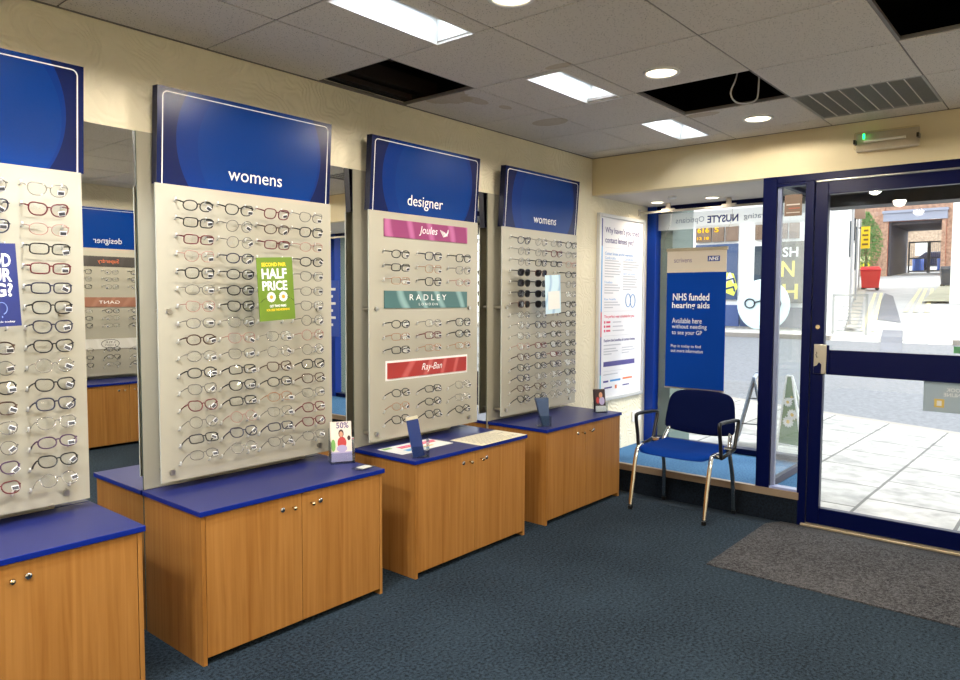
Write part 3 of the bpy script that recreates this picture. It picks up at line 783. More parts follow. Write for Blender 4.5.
m = MB(); m.box(-.052,.052,-.012,.014,.004,.20,0,lean); lf = obj('leaflets', m, plain('leaflet_cream', (226,214,202), .4, var=.06, scale=14), t)
m = MB(); m.box(-.052,.052,-.0135,-.0122,.004,.052,0,lean); obj('lilac_band', m, LILAC, lf)
m = MB()
def disc(m, cx, cz, rx, rz, y, mi=0, Mx=None, n=18): m.add([(cx+rx*math.cos(2*PI*k/n),y,cz+rz*math.sin(2*PI*k/n)) for k in range(n)], [tuple(range(n))], mi, Mx)
disc(m, .0,.142,.013,.02,-.0126,1,lean); disc(m, .0,.138,.009,.014,-.0129,0,lean); disc(m, .003,.096,.022,.03,-.0126,2,lean); disc(m,.002,.068,.026,.018,-.0128,3,lean); disc(m,.038,.118,.008,.012,-.0126,1,lean); disc(m,-.04,.085,.011,.03,-.0126,4,lean)
obj('printed_photo', m, [SKIN, HAIRP, REDP, LILAC, GREENP], lf)
mb_ = text_mb('50%', 0, (.008,-.0126,.182), width=.062, height=.03, bold=.02); mb_.v = [lean@v for v in mb_.v]; obj('lettering', mb_, plain('print_violet',(96,84,130),.5), lf)
# a second small flat clear tray at the corner
m = MB(); m.box(-.055,.055,-.035,.035,0,.004,0); m.box(-.03,.03,-.022,.02,.004,.007,1)
o = obj('leaflet_tray', m, [M['clear'], plain('tray_print',(206,204,196),.4,var=.25,scale=40)]); o.location = (2.255,2.625,T); o.rotation_euler = (0,0,.12); tag(o, 'small clear tray lying flat at right corner of the second worktop', 'tray')

# dark blue tall leaflet box on the designer cabinet
t = thing('leaflet_box', 'tall narrow dark blue leaflet box standing on the designer cabinet', 'leaflet holder', (2.60,2.60,T), math.radians(-38))
BOXB = plain('box_blue', (26,50,110), .4, var=.15, scale=30)
lean2 = Matrix.Rotation(math.radians(-10),4,'Y') @ Matrix.Rotation(math.radians(-4),4,'X')
m = MB(); m.box(-.03,.03,-.016,.016,.003,.195,0,lean2); obj('leaflets', m, BOXB, t)
m = MB(); m.box(-.031,.031,-.016,.016,.196,.209,0,lean2); obj('paper_edges', m, plain('paper_stack',(206,196,170),.7,var=.2,scale=150), t)
m = MB(); m.box(-.036,.05,-.03,.03,0,.003); m.box(-.036,.05,-.032,-.03,0,.06); m.box(.048,.05,-.03,.03,0,.09); m.box(.0405,.0425,-.02,.02,0,.11)
obj('holder', m, M['clear'], t)
# sheets lying flat
def sheet(cx, cy, rz, label, marks, w=.21, h=.40):
    m = MB(); m.box(-w, w, -h/2, h/2, 0, .0012); 
    o = obj('paper_sheet', m, M['paper']); o.location = (cx, cy, T+.0003); o.rotation_euler = (0,0,rz); tag(o, label, 'paper')
    for (a, b, c, d, mt) in marks:
        k = MB(); k.box(a, b, c, d, .0012, .0016); obj('print', k, mt, o)
    return o
sheet(2.775,2.795,.02, 'white sheet with pink and blue print, behind the dark blue leaflet box', [(-.10,.19,.035,.055,PINKP),(-.10,.17,.01,.03,plain('print_red2',(214,60,84),.5)),(-.12,-.01,-.06,-.02,CYANP),(.02,.09,-.05,-.03,plain('print_gold',(214,190,110),.5)),(-.19,-.13,.05,.08,GREENP)], .2, .19)
tx = [( -.19+.0, .19, -.10+.022*k, -.10+.022*k+.005, plain('print_grey',(150,144,128),.6)) for k in range(10)]
sheet(3.235,2.655,.02, 'cream sheet of small print at right end of the designer worktop', [(a+random.uniform(0,.03), b-random.uniform(0,.1), c, d, mt) for a,b,c,d,mt in tx], .215, .235).data.materials[0] = plain('paper_cream', (222,214,190), .6, var=.03)

# angled leaflet box on the far cabinet
t = thing('leaflet_box', 'grey-blue wedge-shaped leaflet dispenser on the cabinet nearest the window', 'leaflet holder', (3.76,2.635,T), math.radians(-40))
m = MB(); m.add([(-.012,-.02,.004),(.03,-.02,.004),(.03,.02,.004),(-.012,.02,.004),(-.062,-.02,.178),(.022,-.02,.182),(.022,.02,.182),(-.062,.02,.178)], [(3,2,1,0),(4,5,6,7),(0,1,5,4),(1,2,6,5),(2,3,7,6),(3,0,4,7)])
obj('leaflets', m, plain('box_slate', (66,84,116), .4, var=.15, scale=30), t)
m = MB(); m.box(-.05,.04,-.03,.03,0,.003); m.box(-.05,.04,-.032,-.030,0,.07); m.box(.038,.04,-.03,.03,0,.06); obj('holder', m, M['clear'], t)
# photo leaflet holder at the window end
t = thing('leaflet_holder', 'small clear leaflet holder with dark photo leaflets at the window end cabinet', 'leaflet holder', (4.49,2.66,T), math.radians(-32))
m = MB(); m.box(-.045,.045,-.03,.035,0,.003); m.box(-.045,.045,-.032,-.03,0,.05); m.box(-.045,-.043,-.03,.03,0,.07); m.box(.043,.045,-.03,.03,0,.07); obj('holder', m, M['clear'], t)
m = MB(); m.box(-.041,.041,-.014,.012,.004,.165,0,lean); lf = obj('leaflets', m, plain('leaflet_dark', (50,34,40), .4, var=.3, scale=20), t)
m = MB(); m.box(-.041,.041,-.0155,-.0142,.004,.045,0,lean); disc(m,.005,.12,.014,.022,-.0146,1,lean); disc(m,.012,.08,.022,.03,-.0146,2,lean); disc(m,-.02,.085,.012,.024,-.0147,3,lean); obj('printed_photo', m, [M['paper'], SKIN, LILAC, REDP], lf)

# clear pocket on the side of the last cabinet
m = MB(); m.box(-.003,0,-.06,.06,0,.155); m.box(.018,.02,-.06,.06,0,.10); m.box(0,.018,-.06,.06,0,.003); m.box(.003,.012,-.05,.05,.003,.14,1)
o = obj('leaflet_pocket', m, [M['clear'], M['paper']]); o.location = (4.5925,2.62,.33); tag(o, 'clear leaflet pocket on the side of the cabinet nearest the window', 'leaflet holder')

# ------------------------------------------------------------------ shop front
# plinth of the left bay and of the right bay
PT = .150
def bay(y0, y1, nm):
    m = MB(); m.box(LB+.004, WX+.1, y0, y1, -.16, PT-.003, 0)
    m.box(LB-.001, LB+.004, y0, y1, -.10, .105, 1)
    st = struct(obj(nm, m, [M['carpet_bay'], M['carpet_dark']]))
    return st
M['carpet_bay'] = m_carpet('carpet_bay', (46,86,128), (88,132,172))  # lighter, bluer carpet on the bay platforms
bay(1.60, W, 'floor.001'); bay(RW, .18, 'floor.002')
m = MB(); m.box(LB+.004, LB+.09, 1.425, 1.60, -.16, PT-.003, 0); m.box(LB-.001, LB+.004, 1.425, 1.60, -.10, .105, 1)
struct(obj('floor.003', m, [M['carpet_bay'], M['carpet_dark']]))
m = MB(); m.box(LB-.008, LB+.03, 1.42, W, .105, PT+.002); m.box(LB-.008, LB+.03, RW, .12, .105, PT+.002)
struct(obj('trim_2', m, plain('edge_strip', (150,132,112), .4, metal=.3, var=.1)))

def frame_obj(name, boxes, parent, mat=None, bevel=.003):
    m = MB()
    for b in boxes: m.box(*b)
    return obj(name, m, mat or M['bframe'], parent, bevel=bevel)
# window_1: left bay (front pane and return)
w1 = thing('window_1', '', '', (0,0,0)); 
for k in ('label','category'): del w1[k]
struct(w1)
frame_obj('corner_post', [(LB,LB+.09,1.612,1.702,PT,ZB)], w1)
frame_obj('side_post', [(WX-.04,WX+.06,W-.085,W-.0005,PT,ZB)], w1, M['bframe_lit'])
frame_obj('outer_post', [(WX-.03,WX+.07,1.58,1.66,-.08,ZB)], w1)
frame_obj('head_rail', [(WX-.03,WX+.06,1.66,W-.085,ZB-.045,ZB)], w1)
frame_obj('sill_rail', [(WX-.03,WX+.06,1.66,W-.085,PT,PT+.045)], w1)
frame_obj('return_rail', [(LB+.09,WX-.03,1.60,1.64,PT,PT+.045)], w1); frame_obj('return_rail', [(LB+.09,WX-.03,1.60,1.64,ZB-.045,ZB)], w1)
def pane(name, a, b, c, d, parent):
    m = MB(); m.quad(a,b,c,d); return obj(name, m, M['glass'], parent)
g1 = pane('pane', (WX+.01,1.66,PT+.045),(WX+.01,W-.085,PT+.045),(WX+.01,W-.085,ZB-.045),(WX+.01,1.66,ZB-.045), w1)
pane('pane', (LB+.09,1.62,PT+.045),(WX-.03,1.62,PT+.045),(WX-.03,1.62,ZB-.045),(LB+.09,1.62,ZB-.045), w1)
# frosted band with reversed lettering
m = MB(); m.quad((WX+.004,1.66,2.015),(WX+.004,W-.085,2.015),(WX+.004,W-.085,2.158),(WX+.004,1.66,2.158))
band = obj('frosted_band', m, filmmat('frost_film', (242,245,245), .74), w1)
NAVY = plain('vinyl_navy', (42,52,120), .5)
GREYV = plain('vinyl_grey', (120,130,150), .5)
for (w, yc, wd, hh, mt, bo) in (('Opticians', 2.645,.255,.062,GREYV,0), ('NUSYTE', 2.36,.262,.062,NAVY,.03), ('Incorporating', 1.985,.40,.058,GREYV,0)):
    # seen from inside the letters run backwards: reading direction is +y (to the left)
    mb_ = text_mb(w, 0, (WX+.001, yc, 2.085), right=(0,1,0), up=(0,0,1), width=wd, height=hh, bold=bo); obj('lettering', mb_, mt, band)
# window_2: narrow light beside the door
w2 = bpy.data.objects.new('window_2', None); COL.objects.link(w2); struct(w2)
frame_obj('jamb_post', [(LB,LB+.09,1.378,1.432,-.07,2.1758)], w2)
frame_obj('head_rail', [(LB,LB+.07,1.432,1.612,2.155,2.1758)], w2); frame_obj('sill_rail', [(LB+.005,LB+.07,1.432,1.612,PT,PT+.018)], w2, plain('bright_bead',(150,160,200),.25))
frame_obj('bead', [(LB+.02,LB+.05,1.585,1.612,PT+.018,2.16),(LB+.02,LB+.05,1.432,1.438,PT+.018,2.16)], w2, plain('bead_grey',(120,130,160),.3))
pane('pane', (LB+.04,1.438,PT+.018),(LB+.04,1.585,PT+.018),(LB+.04,1.585,2.16),(LB+.04,1.438,2.16), w2)
m = MB(); m.box(LB+.036,LB+.039,1.462,1.572,1.965,2.105,0); m.box(LB+.034,LB+.036,1.475,1.56,2.035,2.043,1); m.box(LB+.034,LB+.036,1.475,1.56,1.985,1.990,1); m.box(LB+.034,LB+.036,1.475,1.545,2.012,2.018,2)
obj('brown_sticker', m, [plain('sticker_brown',(112,92,76),.5), plain('sticker_line',(206,200,190),.5), plain('sticker_red',(170,84,60),.5)], w2)
# door_1
d1 = bpy.data.objects.new('door_1', None); COL.objects.link(d1); struct(d1)
DX0, DX1 = LB+.012, LB+.062; DYL, DYR = 1.374, .42
frame_obj('frame_head', [(LB,LB+.09,.20,1.612,2.176,ZB)], d1)
frame_obj('stile', [(DX0,DX1,1.298,DYL,-.035,2.165)], d1); frame_obj('stile', [(DX0,DX1,DYR,DYR+.078,-.035,2.165)], d1)
frame_obj('top_rail', [(DX0,DX1,DYR+.078,1.298,2.085,2.165)], d1)
frame_obj('middle_rail', [(DX0,DX1,DYR+.078,1.298,.942,1.100)], d1)
frame_obj('bottom_rail', [(DX0,DX1,DYR+.078,1.298,-.035,.072)], d1)
frame_obj('weather_strip', [(LB-.002,LB+.01,DYR,1.37,2.166,2.175)], d1, M['steel'])
pane('upper_pane', (LB+.04,DYR+.07,1.10),(LB+.04,1.30,1.10),(LB+.04,1.30,2.09),(LB+.04,DYR+.07,2.09), d1)
pane('lower_pane', (LB+.04,DYR+.07,.07),(LB+.04,1.30,.07),(LB+.04,1.30,.95),(LB+.04,DYR+.07,.95), d1)
frame_obj('threshold', [(LB-.02,LB+.09,.36,1.40,-.07,-.040)], d1, plain('threshold_alu',(186,170,140),.35,metal=.6,var=.15,scale=40))
lk = frame_obj('lock_plate', [(DX0-.016,DX0,1.275,1.352,.945,1.135)], d1, M['steel'])
m = MB(); m.add([(DX0-.0175,1.35,.947),(DX0-.0175,1.305,.947),(DX0-.0175,1.303,1.005),(DX0-.0175,1.318,1.02),(DX0-.0175,1.33,1.0),(DX0-.0175,1.35,.99)], [(0,1,2,3,4,5)]); obj('chipped_paint', m, M['bframe'], lk)
m = MB(); m.tube([(DX0-.018,1.336,1.085),(DX0-.018,1.331,1.075),(DX0-.018,1.338,1.07),(DX0-.018,1.334,1.05),(DX0-.018,1.325,1.052)], .0022, 5); obj('scratch_mark', m, M['black'], lk)
m = MB(); m.cyl((DX0-.008,1.335,1.245),(DX0,1.335,1.245),.014,16); obj('keyhole_cylinder', m, M['brassy'], d1)
m = MB(); m.box(DX0-.012,DX0,1.262,1.275,.95,1.13); obj('keep', m, M['bframe'], d1)
# stickers on the door glass
st = MB(); st.box(LB+.036,LB+.039,.5,.742,.762,.940)
stk = obj('grey_sticker', st, filmmat('sticker_grey',(176,186,190),.86), d1)
GS = plain('sticker_text',(206,208,206),.5)
for w, z in (('BOOK', .897), ('ONLINE', .868)):
    mb_ = text_mb(w, 0, (LB+.033,.585,z), right=(0,1,0), width=.085 if w == 'BOOK' else .11, height=.022, bold=.02); obj('lettering', mb_, GS, stk)
m = MB(); m.box(LB+.034,LB+.036,.635,.685,.79,.84,0); m.box(LB+.033,LB+.034,.648,.672,.80,.83,1); obj('yellow_icon', m, [plain('icon_yellow',(196,170,90),.5), GS], stk)
m = MB(); m.box(LB+.036,LB+.039,.5,.60,1.112,1.152); obj('green_sticker', m, filmmat('sticker_green',(110,170,120),.8), d1)
m = MB()
y0, y1, z0, z1 = 1.055, 1.262, 1.20, 1.455
m.box(LB+.036,LB+.038,y0,y1,z1-.015,z1); m.box(LB+.036,LB+.038,y0,y0+.015,z0,z1); m.box(LB+.036,LB+.038,y1-.015,y1,z0,z1)
m.quad((LB+.037,y0+.015,z0),(LB+.037,y1-.015,z0),(LB+.037,y1-.015,z1-.015),(LB+.037,y0+.015,z1-.015),1)
for k in range(9): m.box(LB+.0355,LB+.0365,y0+.03,y1-.03-.03*(k%3),z0+.02+k*.022,z0+.026+k*.022,0)
obj('opening_hours_vinyl', m, [filmmat('vinyl_a',(200,206,206),.45), filmmat('vinyl_b',(206,212,210),.22)], d1)
# right side of the shop front, mostly seen in the mirrors
w3 = bpy.data.objects.new('window_3', None); COL.objects.link(w3); struct(w3)
frame_obj('jamb_post', [(LB,LB+.09,.362,.416,-.07,2.1758)], w3); frame_obj('corner_post', [(LB,LB+.09,.10,.19,-.07,ZB)], w3)
frame_obj('head_rail', [(WX-.03,WX+.06,RW+.085,.12,ZB-.045,ZB)], w3); frame_obj('sill_rail', [(WX-.03,WX+.06,RW+.085,.12,PT,PT+.045)], w3)
frame_obj('side_post', [(WX-.04,WX+.06,RW+.0005,RW+.085,PT,ZB)], w3, M['bframe_lit']); frame_obj('outer_post', [(WX-.03,WX+.07,.12,.20,-.08,ZB)], w3)
frame_obj('mullion', [(WX-.03,WX+.06,-.72,-.66,PT+.045,ZB-.045)], w3)
frame_obj('return_rail', [(LB+.09,WX-.03,.14,.18,PT,PT+.045)], w3); frame_obj('return_rail', [(LB+.09,WX-.03,.14,.18,ZB-.045,ZB)], w3)
pane('pane', (WX+.01,RW+.085,PT+.045),(WX+.01,.12,PT+.045),(WX+.01,.12,ZB-.045),(WX+.01,RW+.085,ZB-.045), w3)
pane('pane', (LB+.09,.16,PT+.045),(WX-.03,.16,PT+.045),(WX-.03,.16,ZB-.045),(LB+.09,.16,ZB-.045), w3)
pane('pane', (LB+.04,.19,PT),(LB+.04,.362,PT),(LB+.04,.362,2.16),(LB+.04,.19,2.16), w3)
frame_obj('sill_rail', [(LB,LB+.07,.19,.362,-.07,PT)], w3); frame_obj('head_rail', [(LB,LB+.07,.19,.362,2.16,2.176)], w3)

# curtain rails across the bays, with clips and wires
def rail(y0, y1, lab):
    t = thing('hanging_rail', lab, 'rail', (5.70,(y0+y1)/2,2.155)); o = t.location.copy()
    m = MB(); m.cyl((5.70,y0,2.155),(5.70,y1,2.155),.010,12); obj('rod', m, M['soffit'], t, o, smooth=True)
    for y in (y0+.006, y1-.006):
        m = MB(); m.box(5.685,5.715,y-.006,y+.006,2.13,2.185); obj('end_bracket', m, M['soffit'], t, o)
    for k in range(2):
        y = y0+(y1-y0)*(.42+.38*k)
        m = MB(); m.box(5.688,5.712,y-.055,y+.055,2.150,2.176); m.box(5.694,5.706,y-.02,y+.02,2.176,ZB-.001); obj('clip', m, M['soffit'], t, o)
        m = MB(); m.tube([(5.70,y-.03,2.15),(5.66,y-.045,2.05),(5.62,y-.02,1.95),(5.58,y-.03,1.86)] if y > 1 else [(5.70,y,2.15),(5.66,y,2.0)], .0014, 5); obj('wire', m, plain('wire_grey',(96,96,100),.4), t, o)
rail(1.66, W-.001, 'cream hanging rail across the top of the left window bay')
rail(RW+.001, .10, 'cream hanging rail across the right window bay, seen in mirror')

# bay downlights
for k, (x, y) in enumerate(((5.60,2.80),(5.60,2.33),(5.58,-1.12),(5.58,-.6))):
    t = thing('downlight', ['round bay downlight above the hearing poster, nearest the left wall','round bay downlight above the window lettering, nearer the door','bay downlight in the right window bay corner, seen in mirror','bay downlight in the right window bay near the door'][k], 'ceiling light', (x,y,ZB))
    m = MB(); m.lathe([(.062,-.001),(.060,-.006),(.05,-.006),(.048,.0)], 24); obj('bezel', m, M['white'], t, smooth=True)
    m = MB(); m.lathe([(.0001,-.003),(.049,-.003)], 24); obj('diffuser', m, E_D, t)
    L = bpy.data.lights.new('downlight_lamp', 'SPOT'); L.energy = 12; L.color = (1,.86,.66); L.spot_size = 2.7; L.spot_blend = .6; L.shadow_soft_size = .05
    lo = bpy.data.objects.new('downlight_lamp', L); COL.objects.link(lo); lo.location = (0,0,-.01); lo.parent = t
m = MB(); m.lathe([(.03,-.001),(.034,-.014),(.02,-.02),(.0001,-.02)], 16)
o = obj('ceiling_sensor', m, M['white'], smooth=True); o.location = (5.36,2.55,ZB); tag(o, 'small white round sensor on the window bay soffit', 'sensor')

# hanging NHS poster in the bay
t = thing('hanging_poster', 'large blue hearing aids poster hanging in the window bay', 'poster', (5.50,2.405,.70)); o = t.location.copy()
m = MB(); m.box(5.497,5.503,2.160,2.650,.705,1.63); ps = obj('blue_sheet', m, plain('poster_blue',(0,58,148),.5,var=.04,scale=3,spec=.1), t, o)
m = MB(); m.box(5.497,5.503,2.160,2.650,1.631,1.80); pw = obj('white_sheet', m, plain('poster_greige',(206,196,180),.5,var=.02), t, o)
m = MB(); m.box(5.49,5.51,2.152,2.655,1.80,1.825); obj('top_bar', m, plain('bar_tan',(170,158,134),.4), t, o)
m = MB(); m.box(5.494,5.506,2.155,2.655,.693,.705); obj('bottom_bar', m, M['steel'], t, o)
PWT = plain('poster_white',(236,238,240),.5)
def ptext(w, yl, z, wd, hh, mt, par, bold=0):
    # text starts at y=yl and runs towards -y (rightwards for somebody in the shop)
    mb_ = text_mb(w, 0, (5.4962, yl-wd/2, z), right=(0,-1,0), width=wd, height=hh, bold=bold); obj('lettering', mb_, mt, par, o)
ptext('NHS funded', 2.595, 1.435, .305, .058, PWT, ps, .02); ptext('hearing aids', 2.600, 1.362, .315, .062, PWT, ps, .02)
ptext('Available here', 2.598, 1.245, .250, .042, PWT, ps); ptext('without needing', 2.598, 1.193, .292, .044, PWT, ps); ptext('to see your GP', 2.598, 1.145, .255, .044, PWT, ps)
ptext('Pop in today to find', 2.604, 1.037, .252, .030, PWT, ps); ptext('out more information', 2.604, 1.002, .270, .026, PWT, ps)
ptext('scrivens', 2.590, 1.728, .150, .036, plain('print_mauve',(110,90,130),.5), pw)
m = MB(); m.box(5.4955,5.4968,2.212,2.310,1.714,1.756); obj('logo_box', m, plain('logo_blue',(44,66,140),.5), pw, o)
mb_ = text_mb('NHS', 0, (5.4950,2.261,1.735), right=(0,-1,0), width=.080, height=.030, bold=.03, shear=.2); obj('lettering', mb_, PWT, pw, o)
# blue poster in the right bay, visible in the mirror
m = MB(); m.box(5.497,5.503,-1.16,-.80,.95,1.62)
o2 = obj('hanging_poster', m, plain('poster_blue2',(30,70,170),.45,var=.05), None, (5.5,-.98,.95)); tag(o2, 'blue poster with white print in the right bay, seen in mirror', 'poster')
for k in range(6):
    m = MB(); m.box(5.494,5.4968,-1.13,-.86-.05*(k%2),1.50-.085*k,1.53-.085*k); obj('print', m, PWT, o2, (5.5,-.98,.95))

# contact lens poster on the left wall of the bay
t = thing('framed_poster', 'tall white contact lens poster in snap frame on the bay wall', 'poster', (5.40,W,.585)); o = t.location.copy()
m = MB(); x0,x1,z0,z1 = 5.005,5.775,.585,2.098; yb, yf = W-.001, W-.034
m.box(x0,x0+.03,yf,yb,z0,z1); m.box(x1-.03,x1,yf,yb,z0,z1); m.box(x0+.03,x1-.03,yf,yb,z0,z0+.03); m.box(x0+.03,x1-.03,yf,yb,z1-.03,z1)
obj('frame', m, plain('snap_frame',(206,206,206),.3,metal=.4), t, o, bevel=.004)
m = MB(); m.box(x0+.03,x1-.03,yf+.012,yb,z0+.03,z1-.03); sh = obj('poster_sheet', m, plain('poster_paper',(236,236,242),.35,var=.01), t, o)
yp = yf+.0115
cols = [(z1-.04,1.84,(66,70,140)),(1.84,1.31,(70,150,214)),(1.31,1.11,(214,76,110)),(1.11,.80,(60,76,150)),(.80,z0+.04,(90,190,220))]
for a, b, c in cols:
    m = MB(); m.box(x0+.038,x0+.062,yp-.001,yp,b,a); obj('colour_bar', m, plain('bar_print',c,.5), sh, o)
VI = plain('print_indigo',(72,64,140),.5); BL = plain('print_blue',(60,140,210),.5); GR = plain('print_fine',(188,190,202),.5); PK = plain('print_rose',(214,70,110),.5)
def wtext(w, xl, z, wd, hh, mt, bold=0):
    mb_ = text_mb(w, 0, (xl+wd/2, yp-.0012, z), width=wd, height=hh, bold=bold); obj('lettering', mb_, mt, sh, o)
def wline(xl, xr, z, hh, mt, nm='print_lines'):
    pass
wtext("Why haven't you tried", x0+.10, 1.965, .56, .062, VI, .01); wtext('contact lenses yet?', x0+.10, 1.885, .47, .062, VI, .01)
wtext('Contact lenses are for everyone', x0+.10, 1.780, .46, .032, BL, .01)
m = MB()
def para(xl, wd, z, n, dz=.0215):
    m = MB(); zz = []
    for k in range(n):
        ww = wd*(.86+.14*((k*5) % 3)/2) if k < n-1 else wd*.55
        m.box(xl, xl+ww, yp-.0012, yp, z-k*dz, z-k*dz+.0085)
    # the left edge of the block ties its lines together
    m.box(xl-.0005, xl, yp-.0004, yp, z-(n-1)*dz, z+.0085)
    obj('paragraph', m, GR, sh, o)
for a in ((.10,.26,1.722,7),(.40,.27,1.722,4),(.10,.25,1.525,4),(.40,.24,1.600,6),(.10,.25,1.385,3),(.24,.25,1.222,1),(.24,.3,1.187,1),(.24,.35,1.152,1),(.10,.5,1.035,1),(.10,.23,1.005,3),(.40,.22,1.005,3),(.10,.42,.795,1)): para(x0+a[0], *a[1:])
wtext('Comfortable', x0+.10, 1.748, .17, .02, BL); wtext('Convenient', x0+.42, 1.748, .15, .02, BL); wtext('Freedom', x0+.10, 1.552, .12, .02, BL); wtext('Sport and active', x0+.40, 1.626, .2, .02, BL); wtext('Eye health', x0+.10, 1.412, .18, .02, BL)
m = MB()
for cx, cz in ((x0+.49,1.405),(x0+.57,1.40)):
    m.tube([(cx+.042*math.cos(a*PI/12), yp-.001, cz+.055*math.sin(a*PI/12)) for a in range(24)], .003, 5, closed=True)
obj('lens_drawing', m, BL, sh, o)
wtext('The perfect wear schedule for you', x0+.10, 1.270, .50, .030, PK, .02)
m = MB()
for z in (1.225,1.190,1.155):
    m.box(x0+.10,x0+.12,yp-.001,yp,z-.008,z+.012); m.box(x0+.135,x0+.20,yp-.001,yp,z-.006,z+.01)
obj('tick_list', m, PK, sh, o)
wtext('Explore the benefits of contact lenses', x0+.10, 1.075, .52, .030, VI, .02)
m = MB(); m.box(x0+.10,x0+.62,yp-.001,yp,.865,.905); obj('blue_banner', m, VI, sh, o)
m = MB(); m.box(x0+.10,x0+.18,yp-.001,yp,.735,.750,0); m.box(x0+.21,x0+.38,yp-.001,yp,.737,.752,1); m.box(x0+.42,x0+.58,yp-.001,yp,.741,.756,2); m.box(x0+.12,x0+.24,yp-.001,yp,.684,.696,0); m.box(x0+.29,x0+.32,yp-.001,yp,.674,.704,2); m.box(x0+.42,x0+.53,yp-.001,yp,.688,.698,0); obj('maker_marks', m, [VI, BL, plain('print_orange',(226,120,70),.5)], sh, o)
m = MB()
for z in (1.83,1.315,1.115,.825): m.box(x0+.10,x1-.10,yp-.0008,yp,z,z+.002)
obj('rule_lines', m, GR, sh, o)

# wall socket
t = thing('wall_socket', 'white plastic wall socket low on the bay wall below poster', 'socket', (5.70,W,.395)); o = t.location.copy()
m = MB(); m.box(5.63,5.78,W-.012,W-.0005,.35,.44); obj('plate', m, M['white'], t, o, bevel=.003)
m = MB(); m.box(5.66,5.69,W-.016,W-.012,.40,.42); m.box(5.72,5.75,W-.016,W-.012,.40,.42); obj('switch', m, M['paper'], t, o)

# ------------------------------------------------------------------ entrance mat
m = MB()
def matz(x): return fz(x)
xs = [3.69, RAMP0, LB-.022]; ya, yb2 = -.35, 1.52
for i in range(2):
    a, b = xs[i], xs[i+1]
    m.add([(a,ya,fz(a)+.006),(b,ya,fz(b)+.006),(b,yb2,fz(b)+.006),(a,yb2,fz(a)+.006)], [(0,1,2,3)])
    m.add([(a,yb2,fz(a)),(b,yb2,fz(b)),(b,yb2,fz(b)+.006),(a,yb2,fz(a)+.006)], [(3,2,1,0)])
m.add([(xs[0],ya,0),(xs[0],yb2,0),(xs[0],yb2,.006),(xs[0],ya,.006)], [(3,2,1,0)])
o = obj('entrance_mat', m, M['mat'], None, (4.3,.6,0)); tag(o, 'dark grey entrance mat on blue carpet before the door', 'mat')

